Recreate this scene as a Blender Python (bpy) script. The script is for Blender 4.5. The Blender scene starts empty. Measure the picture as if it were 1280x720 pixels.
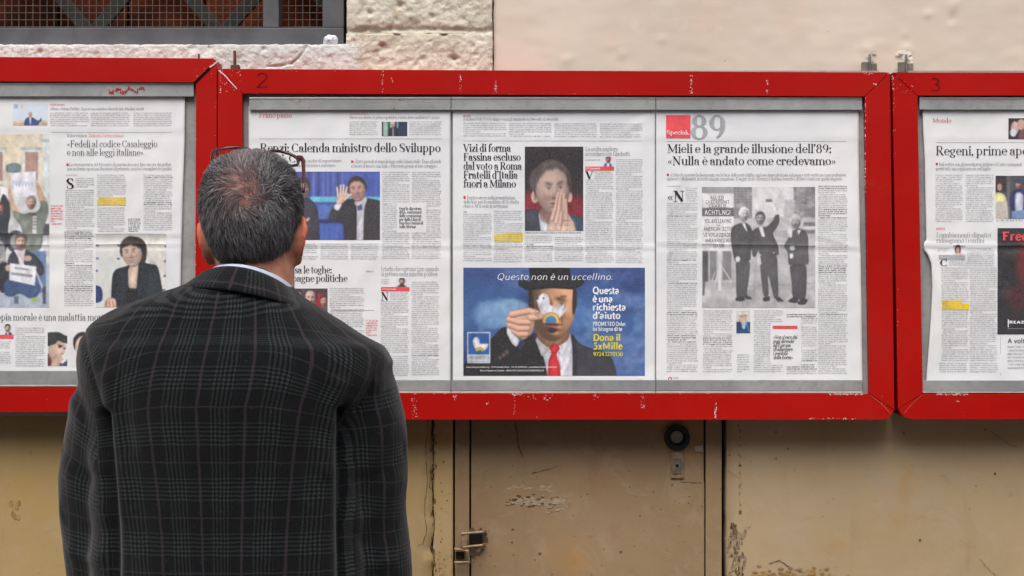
import bpy, bmesh, math, random
import numpy as np
from mathutils import Vector, Matrix
sc = bpy.context.scene
col = sc.collection
random.seed(7); RNG = np.random.default_rng(7)
PI = math.pi

# ---------------------------------------------------------------- camera
CAMD, CAMZ, FPX = 3.2, 1.51, 2304.0      # metres to the wall, lens height, focal length in photo pixels
cam_d = bpy.data.cameras.new('camera'); cam = bpy.data.objects.new('camera', cam_d); col.objects.link(cam)
cam.location = (0, -CAMD, CAMZ); cam.rotation_euler = (PI/2, 0, 0)
cam_d.sensor_width = 36; cam_d.lens = 36*FPX/1280; cam_d.clip_start = .05; cam_d.clip_end = 2000
cam_d.dof.use_dof = True; cam_d.dof.focus_distance = 3.10; cam_d.dof.aperture_fstop = 11
sc.camera = cam
# ---------------------------------------------------------------- sky, sun, exposure
SUN_EL, SUN_AZ = math.radians(60), math.radians(190)     # azimuth from +Y clockwise: behind the camera
w = bpy.data.worlds.new('World'); sc.world = w; w.use_nodes = True
nt = w.node_tree; bg = nt.nodes['Background']
sky = nt.nodes.new('ShaderNodeTexSky'); sky.sky_type = 'NISHITA'; sky.sun_disc = False
sky.sun_elevation = SUN_EL; sky.sun_rotation = SUN_AZ; sky.dust_density = 4.0; sky.air_density = .7; sky.ozone_density = .5
nt.links.new(sky.outputs[0], bg.inputs[0]); bg.inputs[1].default_value = .11
sl = bpy.data.lights.new('sun', 'SUN'); sl.energy = 1.3; sl.angle = math.radians(48); sl.color = (1, 1, 1)
so = bpy.data.objects.new('sun', sl); col.objects.link(so); so.location = (0, -3, 8)
sd = Vector((math.sin(SUN_AZ)*math.cos(SUN_EL), math.cos(SUN_AZ)*math.cos(SUN_EL), math.sin(SUN_EL)))
so.rotation_euler = (-sd).to_track_quat('-Z', 'Y').to_euler()
sc.view_settings.view_transform = 'Standard'; sc.view_settings.look = 'None'
sc.view_settings.gamma = 1; sc.view_settings.use_curve_mapping = False
sc.view_settings.exposure = 0.92

# ---------------------------------------------------------------- helpers
def W(px, py, y=0.0):
    d = CAMD + y
    return ((px-640)*d/FPX, y, CAMZ + (360-py)*d/FPX)
def lin(c):
    c = np.asarray(c, float)/255.0
    return np.where(c <= .04045, c/12.92, ((c+.055)/1.055)**2.4)
def L4(c): return tuple(float(v) for v in lin(c)) + (1.0,)

def fbm(x, y, seed=0, octaves=4, gain=.5):
    """value noise in -1..1 on numpy arrays"""
    tab = np.random.default_rng(seed).random((256, 256))*2-1
    out = np.zeros(np.broadcast(x, y).shape); amp = 1; tot = 0
    for o in range(octaves):
        xi = np.floor(x).astype(int); yi = np.floor(y).astype(int)
        fx = x-xi; fy = y-yi; fx = fx*fx*(3-2*fx); fy = fy*fy*(3-2*fy)
        g = lambda a, b: tab[(a) & 255, (b) & 255]
        out += amp*((g(xi, yi)*(1-fx)+g(xi+1, yi)*fx)*(1-fy)+(g(xi, yi+1)*(1-fx)+g(xi+1, yi+1)*fx)*fy)
        tot += amp; amp *= gain; x = x*2.03+17.3; y = y*2.03+9.1
    return out/tot

class Mb:
    """collects quads / triangles / colours into one mesh"""
    def __init__(s): s.v = []; s.f = []
    def quad(s, a, b, c, d):
        n = len(s.v); s.v += [a, b, c, d]; s.f.append((n, n+1, n+2, n+3))
    def box(s, x0, y0, z0, x1, y1, z1):
        n = len(s.v)
        s.v += [(x0,y0,z0),(x1,y0,z0),(x1,y1,z0),(x0,y1,z0),(x0,y0,z1),(x1,y0,z1),(x1,y1,z1),(x0,y1,z1)]
        for q in ((0,3,2,1),(4,5,6,7),(0,1,5,4),(1,2,6,5),(2,3,7,6),(3,0,4,7)): s.f.append(tuple(n+i for i in q))
    def add(s, V, F):
        n = len(s.v); s.v += [tuple(v) for v in V]; s.f += [tuple(n+i for i in f) for f in F]

def mesh_obj(name, V, F, mat=None, parent=None, smooth=False, vcol=None):
    me = bpy.data.meshes.new(name)
    me.from_pydata([tuple(v) for v in V], [], F) if not isinstance(F, np.ndarray) else np_mesh(me, V, F)
    if smooth: me.polygons.foreach_set('use_smooth', [True]*len(me.polygons))
    if vcol is not None:
        at = me.color_attributes.new('Col', 'FLOAT_COLOR', 'POINT')
        a = np.ones((len(me.vertices), 4), np.float32); a[:, :3] = vcol; at.data.foreach_set('color', a.ravel())
    me.update()
    o = bpy.data.objects.new(name, me); col.objects.link(o)
    if mat: me.materials.append(mat)
    if parent: o.parent = parent; o.matrix_parent_inverse = Matrix.Translation(-Vector(parent.location))
    return o
def np_mesh(me, V, F):
    V = np.ascontiguousarray(V, np.float32); F = np.ascontiguousarray(F, np.int32); k = F.shape[1]
    me.vertices.add(len(V)); me.vertices.foreach_set('co', V.ravel())
    me.loops.add(F.size); me.loops.foreach_set('vertex_index', F.ravel())
    me.polygons.add(len(F)); me.polygons.foreach_set('loop_start', np.arange(0, F.size, k, dtype=np.int32))
    me.update(calc_edges=True)
def grid_faces(nx, ny, wrap=False):
    """indices of an ny by nx vertex grid"""
    i = np.arange(ny-1)[:, None]*nx; j = np.arange(nx-1 if not wrap else nx)[None, :]; j2 = (j+1) % nx
    return np.stack([i+j, i+j2, i+nx+j2, i+nx+j], -1).reshape(-1, 4)
def build(name, mb, mat, parent=None, smooth=False, bevel=0):
    if bevel:
        bm = bmesh.new()
        vs = [bm.verts.new(v) for v in mb.v]
        for f in mb.f:
            try: bm.faces.new([vs[i] for i in f])
            except ValueError: pass
        bmesh.ops.recalc_face_normals(bm, faces=bm.faces)
        bmesh.ops.bevel(bm, geom=[e for e in bm.edges if len(e.link_faces) == 2 and e.calc_face_angle(0) > .5], offset=bevel, segments=2, affect='EDGES', profile=.6)
        me = bpy.data.meshes.new(name); bm.to_mesh(me); bm.free()
        o = bpy.data.objects.new(name, me); col.objects.link(o); me.materials.append(mat)
        if parent: o.parent = parent; o.matrix_parent_inverse = Matrix.Translation(-Vector(parent.location))
        return o
    return mesh_obj(name, mb.v, mb.f, mat, parent, smooth)
def prism(poly, y0, y1):
    """polygon given as (x,z) counter-clockwise seen from the camera, from front y0 back to y1"""
    m = Mb(); n = len(poly)
    m.v = [(x, y0, z) for x, z in poly]+[(x, y1, z) for x, z in poly]
    m.f = [tuple(range(n)), tuple(range(2*n-1, n-1, -1))]+[(i, i+n, (i+1) % n+n, (i+1) % n) for i in range(n)]
    return m
def thing(name, label, cat, loc, group=None):
    o = bpy.data.objects.new(name, None); col.objects.link(o); o.location = loc; o.empty_display_size = .1
    o['label'] = label; o['category'] = cat
    if group: o['group'] = group
    return o
def tube(pts, rad, n=8, cap=True):
    P = [Vector(p) for p in pts]; R = rad if hasattr(rad, '__len__') else [rad]*len(P)
    m = Mb(); up = None
    for i, p in enumerate(P):
        t = (P[min(i+1, len(P)-1)]-P[max(i-1, 0)]).normalized()
        if up is None: up = t.orthogonal().normalized()
        up = (up-t*up.dot(t)).normalized(); s = t.cross(up)
        for k in range(n):
            a = 2*PI*k/n; m.v.append(tuple(p+(up*math.cos(a)+s*math.sin(a))*R[i]))
    for i in range(len(P)-1):
        for k in range(n): m.f.append((i*n+k, i*n+(k+1) % n, (i+1)*n+(k+1) % n, (i+1)*n+k))
    if cap: m.f.append(tuple(range(n-1, -1, -1))); m.f.append(tuple(len(m.v)-n+k for k in range(n)))
    return m

# ---------------------------------------------------------------- node helpers
class X:
    """shader maths by operators"""
    def __init__(s, t, o): s.t = t; s.o = o
    def op(s, k, b=None, c=None):
        n = s.t.nodes.new('ShaderNodeMath'); n.operation = k
        for i, v in enumerate((s, b, c)):
            if v is None: continue
            if isinstance(v, X): s.t.links.new(v.o, n.inputs[i])
            else: n.inputs[i].default_value = v
        return X(s.t, n.outputs[0])
    def __add__(s, b): return s.op('ADD', b)
    def __sub__(s, b): return s.op('SUBTRACT', b)
    def __mul__(s, b): return s.op('MULTIPLY', b)
    def gt(s, b): return s.op('GREATER_THAN', b)
    def lt(s, b): return s.op('LESS_THAN', b)
    def fr(s): return s.op('FRACT')
    def ab(s): return s.op('ABSOLUTE')
    def mix(s, a, b):       # s = factor: a where 0, b where 1
        return (b-a)*s+a if isinstance(a, X) or isinstance(b, X) else s*(b-a)+a
class Mat:
    def __init__(s, name, rough=.8, spec=.3, metal=0):
        s.m = bpy.data.materials.new(name); s.m.use_nodes = True; s.t = s.m.node_tree
        s.p = s.t.nodes['Principled BSDF']; s.p.inputs['Roughness'].default_value = rough
        s.p.inputs['Specular IOR Level'].default_value = spec; s.p.inputs['Metallic'].default_value = metal
        s.tc = s.t.nodes.new('ShaderNodeTexCoord').outputs['Object']
    def map(s, scale, vec=None, loc=(0, 0, 0)):
        n = s.t.nodes.new('ShaderNodeMapping'); n.inputs['Scale'].default_value = scale; n.inputs['Location'].default_value = loc
        s.t.links.new(vec or s.tc, n.inputs[0]); return n.outputs[0]
    def noise(s, scale, detail=4, rough=.55, stretch=None, loc=(0, 0, 0), dist=0):
        n = s.t.nodes.new('ShaderNodeTexNoise'); n.inputs['Scale'].default_value = scale
        n.inputs['Detail'].default_value = detail; n.inputs['Roughness'].default_value = rough; n.inputs['Distortion'].default_value = dist
        s.t.links.new(s.map(stretch or (1, 1, 1), loc=loc), n.inputs['Vector']); return X(s.t, n.outputs[0])
    def vor(s, scale, stretch=None):
        n = s.t.nodes.new('ShaderNodeTexVoronoi'); n.inputs['Scale'].default_value = scale
        s.t.links.new(s.map(stretch or (1, 1, 1)), n.inputs['Vector']); return X(s.t, n.outputs['Distance'])
    def sm(s, x, a, b):     # smoothstep a..b to 0..1
        n = s.t.nodes.new('ShaderNodeMapRange'); n.interpolation_type = 'SMOOTHSTEP'; n.clamp = True
        s.t.links.new(x.o, n.inputs[0]); n.inputs[1].default_value = a; n.inputs[2].default_value = b
        return X(s.t, n.outputs[0])
    def cmix(s, f, a, b):   # colours
        n = s.t.nodes.new('ShaderNodeMix'); n.data_type = 'RGBA'
        if isinstance(f, X): s.t.links.new(f.o, n.inputs[0])
        else: n.inputs[0].default_value = f
        for i, v in ((6, a), (7, b)):
            if isinstance(v, tuple): n.inputs[i].default_value = v
            else: s.t.links.new(v, n.inputs[i])
        return n.outputs[2]
    def base(s, c):
        if isinstance(c, tuple): s.p.inputs['Base Color'].default_value = c
        else: s.t.links.new(c, s.p.inputs['Base Color'])
        return s
    def rough(s, x): s.t.links.new(x.o, s.p.inputs['Roughness']); return s
    def bump(s, x, strength=.3, dist=.002):
        n = s.t.nodes.new('ShaderNodeBump'); n.inputs['Strength'].default_value = strength; n.inputs['Distance'].default_value = dist
        s.t.links.new(x.o, n.inputs['Height']); s.t.links.new(n.outputs[0], s.p.inputs['Normal']); return s
    def pos(s, ax):
        n = s.t.nodes.new('ShaderNodeSeparateXYZ'); s.t.links.new(s.tc, n.inputs[0]); return X(s.t, n.outputs['XYZ'.index(ax)])
    def attr(s, name='Col'):
        n = s.t.nodes.new('ShaderNodeVertexColor'); n.layer_name = name; return n.outputs[0]

# ---------------------------------------------------------------- materials
def m_plaster():
    m = Mat('upper_plaster', .9, .2)
    n1 = m.noise(2.2, 5); n2 = m.noise(7, 5, loc=(3, 0, 5)); n3 = m.noise(40, 4, stretch=(1, 1, 3))
    c = m.cmix(m.sm(n1, .35, .65), L4((209, 196, 178)), L4((219, 206, 188)))
    c = m.cmix(m.sm(n2, .5, .75)*.55, c, L4((217, 193, 170)))
    c = m.cmix(m.sm(m.noise(16, 6, loc=(9, 0, 2)), .62, .72)*.35, c, L4((228, 218, 206)))
    c = m.cmix(m.sm(m.noise(5, 5, .7, stretch=(.5, 1, 2.5), loc=(7, 1, 3)), .58, .68)*.35, c, L4((196, 186, 176)))
    c = m.cmix(m.sm(m.noise(4, 3, loc=(1, 8, 3)), .55, .7)*.5, c, L4((220, 196, 172)))
    c = m.cmix(m.sm(m.vor(26), .06, .02)*m.sm(m.noise(9, 3), .55, .65)*.6, c, L4((150, 120, 98)))
    m.base(c).bump(m.noise(260, 4, stretch=(.25, 1, 1.6))*.35+m.noise(40, 6, .7)*.8, .12, .002); return m.m
def m_lower(name, cA, cB, cC, seed):
    m = Mat(name, .7, .3)
    n1 = m.noise(3.0, 6, loc=(seed, 0, 1)); n2 = m.noise(9, 7, .65, loc=(1, seed, 4))
    c = m.cmix(m.sm(n1, .34, .66), L4(cA), L4(cB))
    c = m.cmix(m.sm(n2, .5, .72)*.6, c, L4(cC))
    st = m.noise(20, 5, stretch=(1, 1, .12), loc=(0, 0, seed))          # dirt runs
    c = m.cmix(m.sm(st, .56, .75)*.38, c, L4((120, 92, 62)))
    c = m.cmix(m.sm(m.noise(5, 4, loc=(seed, 2, 0)), .6, .74)*.5, c, L4((176, 130, 68)))    # ochre stain
    c = m.cmix(m.sm(m.noise(46, 6, .7, loc=(seed, 5, 3)), .63, .7)*m.sm(m.noise(6, 3), .5, .62)*.65, c, L4((104, 84, 62)))
    c = m.cmix(m.sm(m.vor(34, (1, 1, .8)), .07, .03)*m.sm(m.noise(12, 2), .56, .62)*.8, c, L4((70, 52, 38)))
    c = m.cmix(m.sm(m.noise(15, 6, .72, loc=(seed, 3, 3), dist=.6), .50, .66)*.22, c, L4((184, 166, 142)))
    c = m.cmix(m.sm(m.noise(28, 7, .75, stretch=(.5, 1, 1.2), loc=(2, seed, 9), dist=1.), .60, .68)*.34, c, L4((134, 106, 80)))
    c = m.cmix(m.sm(m.pos('Z'), .75, .15)*.35, c, L4((96, 84, 70)))
    m.base(c).bump(m.noise(22, 6)+m.noise(120, 3)*.25, .28, .003)
    m.rough(m.sm(n2, .2, .9)*.3+.45); return m.m
def m_stone(name, cA, cB):
    m = Mat(name, .95, .15)
    n1 = m.noise(12, 6, .6); n2 = m.noise(45, 6, .65); v = m.vor(120)
    c = m.cmix(m.sm(n1, .3, .7), L4(cA), L4(cB))
    c = m.cmix(m.sm(n2, .55, .7)*.5, c, L4((228, 222, 210)))
    c = m.cmix(m.sm(m.noise(26, 5, loc=(4, 4, 4)), .58, .72)*.5, c, L4((178, 158, 126)))
    c = m.cmix(m.sm(m.noise(70, 5, .7, loc=(1, 9, 4)), .64, .72)*.85, c, L4((112, 104, 94)))
    c = m.cmix(m.sm(m.noise(190, 4, .7, loc=(6, 2, 4)), .60, .70)*.55, c, L4((128, 118, 104)))
    m.base(c).bump(m.noise(150, 8, .8)*1.3+m.noise(420, 3)*.4+v*.4, .65, .005); return m.m
def m_red():
    m = Mat('red_paint', .5, .2)
    n = m.noise(5, 5); n2 = m.noise(30, 6, .7)
    c = m.cmix(m.sm(n, .3, .7), L4((164, 10, 4)), L4((176, 16, 7)))
    c = m.cmix(m.sm(n2, .6, .8)*.35, c, L4((146, 22, 12)))
    c = m.cmix(m.sm(m.noise(6, 6, .7, stretch=(1, 1, 4), loc=(4, 4, 1)), .5, .72)*.35, c, L4((156, 30, 20)))
    c = m.cmix(m.sm(m.noise(9, 5, .7, loc=(2, 7, 5)), .63, .78)*.25, c, L4((176, 66, 60)))
    c = m.cmix(m.sm(m.noise(220, 3, .5), .73, .76)*m.sm(m.noise(7, 3, loc=(3, 1, 1)), .5, .6)*.7, c, L4((222, 190, 180)))
    m.base(c).bump(m.noise(40, 5, stretch=(1, 1, 1))*.6+m.noise(300, 3)*.2, .12, .002)
    m.rough(m.noise(11, 5)*.3+.3); return m.m
def m_zinc():
    m = Mat('galvanised_sheet', .5, .5, .35)
    n = m.noise(9, 5, .6); v = m.noise(90, 5, .7)
    c = m.cmix(m.sm(n, .3, .7), L4((150, 153, 152)), L4((176, 178, 175)))
    c = m.cmix(m.sm(v, .45, .75)*.55, c, L4((132, 136, 137)))
    c = m.cmix(m.sm(m.noise(30, 6, .7, stretch=(1, 1, .4), loc=(5, 0, 0)), .62, .72)*.5, c, L4((108, 100, 88)))
    c = m.cmix(m.sm(m.noise(60, 4, .6, loc=(8, 2, 0)), .7, .75)*.6, c, L4((160, 70, 50)))
    m.base(c).bump(m.noise(120, 4), .08, .001); return m.m
def m_plain(name, c, rough=.8, spec=.3, metal=0, var=.25, sc_=14, bump=.1):
    m = Mat(name, rough, spec, metal); d = tuple(v*(1-var) for v in L4(c)[:3])+(1,)
    e = tuple(min(1, v*(1+var)) for v in L4(c)[:3])+(1,)
    m.base(m.cmix(m.sm(m.noise(sc_, 5), .3, .7), d, e)).bump(m.noise(sc_*6, 4), bump, .002); return m.m
def m_paper():
    m = Mat('newsprint', .85, .15)
    c = m.cmix(m.sm(m.noise(4, 4), .3, .7), L4((224, 227, 228)), L4((232, 233, 232)))
    c = m.cmix(m.sm(m.noise(3, 3, loc=(5, 5, 5)), .55, .7)*.3, c, L4((226, 224, 216)))
    m.base(c).bump(m.noise(18, 5, .6), .25, .004); return m.m
def m_print(name='printed_picture', rough=.8):
    m = Mat(name, rough, .15); n = m.noise(700, 2)
    m.base(m.cmix(m.sm(n, .2, .9)*.10, m.attr(), L4((225, 225, 225)))); return m.m
def m_ink(name, c): return m_plain(name, c, .85, .1, 0, .12, 60, 0)
PLASTER = m_plaster()
LOWR = m_lower('ochre_plaster', (170, 149, 113), (180, 158, 124), (172, 155, 132), 2.0)
LOWL = m_lower('yellowed_plaster', (174, 148, 100), (184, 158, 114), (178, 150, 86), 5.0)
DOORM = m_lower('painted_door_metal', (146, 122, 90), (156, 132, 99), (148, 114, 82), 8.0)
STONE = m_stone('travertine', (212, 204, 182), (225, 219, 200)); STONE2 = m_stone('pale_limestone', (208, 211, 203), (224, 226, 220))
RED = m_red(); ZINC = m_zinc()
STEEL = m_plain('dark_steel_paint', (84, 85, 88), .55, .4, .1, .18, 20)
WIRE = m_plain('wire', (108, 100, 88), .5, .5, .5, .2, 40)
LATT = m_plain('lattice_paint', (50, 50, 47), .6, .3, 0, .3, 25)
SHUT = m_plain('rusty_brown_panel', (84, 36, 18), .8, .2, 0, .6, 9)
DARK = m_plain('dark_void', (16, 14, 13), .95, .1)
LIP = m_plain('pale_metal_lip', (206, 204, 198), .4, .5, .3, .12, 30)
RUST = m_plain('rusty_steel', (104, 74, 56), .8, .3, .3, .45, 60, .4)
OLDM = m_plain('worn_painted_steel', (150, 128, 100), .5, .5, .3, .35, 60, .3)
BLKM = m_plain('black_metal', (30, 29, 28), .4, .5, .3, .3, 60)
GREYM = m_plain('dull_zinc', (128, 122, 112), .5, .5, .4, .2, 60)
CHIP = m_plain('bare_primer', (226, 208, 200), .8, .2, 0, .1, 60)
PAPER = m_paper(); PRINT = m_print()
INK = m_ink('black_ink', (52, 54, 60)); INKG = m_ink('grey_ink', (104, 106, 110)); INKB = m_ink('body_text_ink', (166, 167, 169)); INKR = m_ink('red_ink', (206, 66, 74))
INKP = m_ink('pink_red_ink', (232, 92, 96)); INKW = m_ink('white_print', (236, 236, 238)); INKY = m_ink('yellow_print', (226, 214, 60))
INKL = m_ink('pale_grey_ink', (168, 171, 175)); HIGH = m_ink('yellow_highlighter', (236, 206, 60)); PENC = m_ink('faded_marker', (104, 20, 16))
# ================================================================ THE WALL
GROUND = m_plain('worn_basalt_paving', (92, 88, 84), .8, .3, 0, .3, 3, .3)
g = Mb(); g.quad((-300, -300, 0), (300, -300, 0), (300, 300, 0), (-300, 300, 0))
go = build('pavement', g, GROUND); go['kind'] = 'structure'
fac = Mb(); fac.box(-26, -7.4, 0, 26, -7.0, 5.6)  # unseen facade across the street, added and sized to block low sky light
for i_ in range(-8, 9):
    for j_ in range(1): fac.box(i_*3-.7, -6.999, 1.2+3.2*j_, i_*3+.7, -6.93, 3.1+3.2*j_)
fo = build('unseen_light_block_facade', fac, m_plain('light_block_plaster', (150, 148, 142), .9, .1, 0, .15, 2)); fo['kind'] = 'structure'
wall = thing('building_wall', 'old plastered street wall with rough stone window surround and metal door behind the red boards', 'wall', (0, 0, 0))
TOPZ = 13.0; LX, RX = -4.5, 4.5
def X0(px, y=0): return W(px, 0, y)[0]
def Z0(py, y=0): return W(0, py, y)[2]
def rough_slab(name, x0, x1, z0, z1, yf, depth, mat, step, amp, fn=None, seed=1, edge=0.004, freq=30, smooth=True):
    """a slab whose front is a displaced grid, with side faces running back"""
    nx = max(3, int((x1-x0)/step)+1); nz = max(3, int((z1-z0)/step)+1)
    xs = np.linspace(x0, x1, nx); zs = np.linspace(z0, z1, nz); Xg, Zg = np.meshgrid(xs, zs)
    n = fbm(Xg*freq+31, Zg*freq+57, seed, 5, .6)
    h = amp*n
    if fn is not None: h = h+fn(Xg, Zg)
    e = np.minimum(np.minimum(Xg-x0, x1-Xg), np.minimum(Zg-z0, z1-Zg))
    h = h-edge*np.exp(-e/0.004)*(1+.8*n)
    jit = fbm(Xg*90, Zg*90, seed+5, 3)*edge*.8*np.exp(-e/0.012)
    V = np.stack([Xg+jit, yf-h, Zg+jit], -1)
    P = V.reshape(-1, 3); F = grid_faces(nx, nz)
    idx = np.arange(nx*nz).reshape(nz, nx)
    loop = np.concatenate([idx[0, :], idx[1:, -1], idx[-1, -2::-1], idx[-2:0:-1, 0]])
    B = P[loop].copy(); B[:, 1] = yf+depth; n0 = len(P); k = len(loop)
    i = np.arange(k); i2 = (i+1) % k
    S = np.stack([loop[i], n0+i, n0+i2, loop[i2]], -1)
    return mesh_obj(name, np.concatenate([P, B]), np.concatenate([F, S]), mat, wall, smooth)

# upper plaster, right of the stone
def plas(Xg, Zg):
    h = .0008*fbm(Xg*7, Zg*7, 3, 4)+.0007*fbm(Xg*30, Zg*60, 4, 3)
    for (px, py, s, a) in ((1192, 6, 6, .002), (1160, 18, 4, .002), (1190, 23, 3, -.003), (1131, 42, 4, .0015), (778, 68, 4, .002), (708, 75, 6, .002), (683, 73, 2, -.002), (1133, 62, 6, .003), (1084, 62, 6, .002), (828, 50, 5, .0015)):
        x, z = X0(px), Z0(py); sg = s/720
        h = h+a*np.exp(-((Xg-x)**2+(Zg-z)**2)/sg**2)*(1+fbm(Xg*200, Zg*200, 9, 2))
    return h
rough_slab('upper_plaster', X0(617), 1.3, Z0(300), 2.3, 0, .3, PLASTER, .006, 0, plas, 2, .0015)
m = Mb(); m.box(1.3, .001, Z0(300), RX, .3, TOPZ); m.box(X0(617), .001, 2.3, 1.3, .3, TOPZ); build('upper_plaster', m, PLASTER, wall)
# stone: sill, jamb blocks
WX0, WX1 = X0(-760), X0(432.5)           # window opening
def crack_sill(Xg, Zg):
    pts = [(384, 58), (380, 66), (374, 73), (366, 80), (352, 83), (335, 84)]
    h = 0*Xg
    for (a, b), (c, d) in zip(pts[:-1], pts[1:]):
        ax, az, cx, cz = X0(a), Z0(b), X0(c), Z0(d)
        t = np.clip(((Xg-ax)*(cx-ax)+(Zg-az)*(cz-az))/((cx-ax)**2+(cz-az)**2), 0, 1)
        dd = np.hypot(Xg-ax-t*(cx-ax), Zg-az-t*(cz-az)); h = np.minimum(h, -.005*np.exp(-(dd/.0016)**2))
    for (px, py, s) in ((262, 60, 7), (330, 62, 3), (243, 61, 5), (52, 66, 3)):
        h = h-.006*np.exp(-(((Xg-X0(px))**2+(Zg-Z0(py))**2)/(s/720)**2))
    h = h-.004*np.clip(fbm(Xg*120, Zg*120, 21, 3)-.25, 0, 1)
    return h
rough_slab('window_sill', WX0-.1, X0(452), Z0(104), Z0(56.5), -.0112, .09, STONE2, .0023, .0026, crack_sill, 11, .0018, 95)
def block_lo(Xg, Zg):
    h = -.006*np.clip(fbm(Xg*60, Zg*60, 22, 3)-.2, 0, 1)+.004*fbm(Xg*9, Zg*9, 6, 2)
    for (px, py, s) in ((480, 62, 6), (570, 74, 4), (478, 57, 4), (565, 73, 5), (432, 66, 4)):
        h = h-.006*np.exp(-(((Xg-X0(px))**2+((Zg-Z0(py))*1.6)**2)/(s/720)**2))
    return h
rough_slab('stone_block', X0(433.4), X0(616), Z0(108), Z0(43), -.0112, .2, STONE, .0023, .0032, block_lo, 12, .0012, 85)
def block_hi(Xg, Zg):
    h = -.005*np.clip(fbm(Xg*80, Zg*80, 25, 3)-.2, 0, 1)+.005*fbm(Xg*8, Zg*8, 16, 2)
    zc = Z0(39)+.004*fbm(Xg*40, Zg*0, 5, 3); h = h-.005*np.exp(-((Zg-zc)/.004)**2)
    for (px, py, s) in ((541, 22, 3), (452, 41, 6), (463, 17, 3), (500, 8, 4), (520, 33, 8), (470, 44, 5)):
        h = h-.007*np.exp(-(((Xg-X0(px))**2+(Zg-Z0(py))**2)/(s/720)**2))
    return h
rough_slab('stone_block', X0(434), X0(615.5), Z0(43.3), 2.2, -.0085, .22, STONE, .0025, .0030, block_hi, 13, .0012, 85)
m = Mb(); m.box(X0(434), -.004, 2.203, X0(615), .2, 2.85); m.box(WX0-.1, -.004, 2.85, X0(615), .2, 3.1); build('stone_block', m, STONE, wall, bevel=.004)
# plaster around the far sides of the window and the dark seam beside the stone
m = Mb(); m.box(LX, .002, Z0(104)+.001, WX0-.1, .3, TOPZ); m.box(WX0-.1, .002, 3.1, X0(617), .3, TOPZ); build('upper_plaster', m, PLASTER, wall)
m = Mb(); m.box(X0(614.5), .004, Z0(300), X0(618), .2, 2.3); build('seam', m, DARK, wall)

# window
win = Mb()
yF, yB = .018, .058
def fb(x0, x1, z0, z1): win.box(x0, yF, z0, x1, yB, z1)
fx0, fx1 = WX0, X0(429.5, yF)
zt = 2.84
m = Mb(); fr = []
m.box(fx0, yF, Z0(60, yF), fx1, yB, Z0(34.5, yF))
window = build('window', m, STEEL, wall, bevel=.0015)
for (a, b) in ((403, 429.5), (328.5, 348.5)):
    m = Mb(); m.box(X0(a, yF), yF+.0005, Z0(34.5, yF)+.0003, X0(b, yF), yB, zt); build('frame_bar', m, STEEL, window, bevel=.0015)
m = Mb(); m.box(fx0, yF+.0005, Z0(34.5, yF)+.0003, fx0+.03, yB, zt); build('frame_bar', m, STEEL, window, bevel=.0015)
m = Mb(); m.box(fx0, yF, zt+.0003, fx1, yB, zt+.03); build('frame_bar', m, STEEL, window, bevel=.0015)
# crimped wire mesh
m = Mb(); ym = .062; pit = 8.8*(CAMD+ym)/FPX; r = .0005
def wires(x0, x1, z0, z1):
    n = int((x1-x0)/pit); 
    for i in range(n+1):
        x = x0+(i+.4)*pit
        if x > x1: break
        m.box(x-r, ym, z0, x+r, ym+2*r, z1)
        k = int((z1-z0)/pit)
        if x > X0(-60, ym):
            for j in range(min(k, 24)): zz = Z0(24.5, ym)+(j-1)*pit; m.box(x-1.5*r, ym-r, zz-r*2, x+1.5*r, ym+3*r, zz+r*2)
    k = -1
    while True:
        z = Z0(24.5, ym)+(k)*pit
        k += 1
        if z < z0: continue
        if z > z1: break
        m.box(x0, ym+2*r, z-r, x1, ym+4*r, z+r)
wires(X0(-200, ym), X0(328, ym), Z0(35, ym), 2.4); wires(X0(348.5, ym), X0(403, ym), Z0(35, ym), 2.4)
o = build('wire_mesh', m, WIRE, window); o['kind'] = 'stuff'
# diagonal lattice bars behind the mesh
yl = .10
def diag(xa, za, xb, zb, wd, y):
    d = Vector((xb-xa, 0, zb-za)).normalized(); nrm = Vector((-d.z, 0, d.x))*wd/2
    p = [(xa-nrm.x, za-nrm.z), (xb-nrm.x, zb-nrm.z), (xb+nrm.x, zb+nrm.z), (xa+nrm.x, za+nrm.z)]
    mm = prism(p, y, y+.012); build('lattice_bar', mm, LATT, window, bevel=.002)
for k in range(-2, 3):
    xb = X0(133+k*163, yl); xt = xb+.34
    diag(xb-.03, Z0(46, yl), xt-.03, Z0(46, yl)+.40, .024, yl)
    xb = X0(112+k*163, yl)
    diag(xb+.005, Z0(46, yl), xb-.335, Z0(46, yl)+.40, .024, yl+.013)
# brown boards behind
xs = -1.9; k = 0
while xs < X0(432):
    wv = .11+.03*random.random(); m = Mb(); m.box(xs, .155+.008*random.random(), Z0(60), min(xs+wv-.004, X0(433)), .175, 2.84)
    build('shutter_board', m, SHUT, window, bevel=.002); xs += wv; k += 1
m = Mb(); m.box(WX0, .18, Z0(104), X0(434), .19, 2.9); m.box(X0(429.5)+.0005, .03, Z0(60), X0(433.5), .18, 2.84); m.box(WX0-.1,.078,Z0(104),X0(434),.18,Z0(57)-.0005)
build('window_reveal', m, DARK, window)

# lower left plaster with the jagged crack, pilaster strip, door jambs, door leaf, right wall
ZT = Z0(330)                       # hidden behind the boards
def jag(px, amp, seed, zs): return [X0(px)+amp*float(fbm(np.array([z*55.]), np.array([seed*1.]), seed, 4)[0]) for z in zs]
zs = list(np.linspace(0, ZT, 190))
cr = jag(541.5, .0045, 41, zs); wd = [(.0006+.0042*max(0, float(fbm(np.array([z*70.]), np.array([3.]), 44, 3)[0])+.25)) for z in zs]
poly_ = [(-4.5, 0)]+[(x-w_, z) for x, z, w_ in zip(cr, zs, wd)]+[(-4.5, ZT)]
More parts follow.
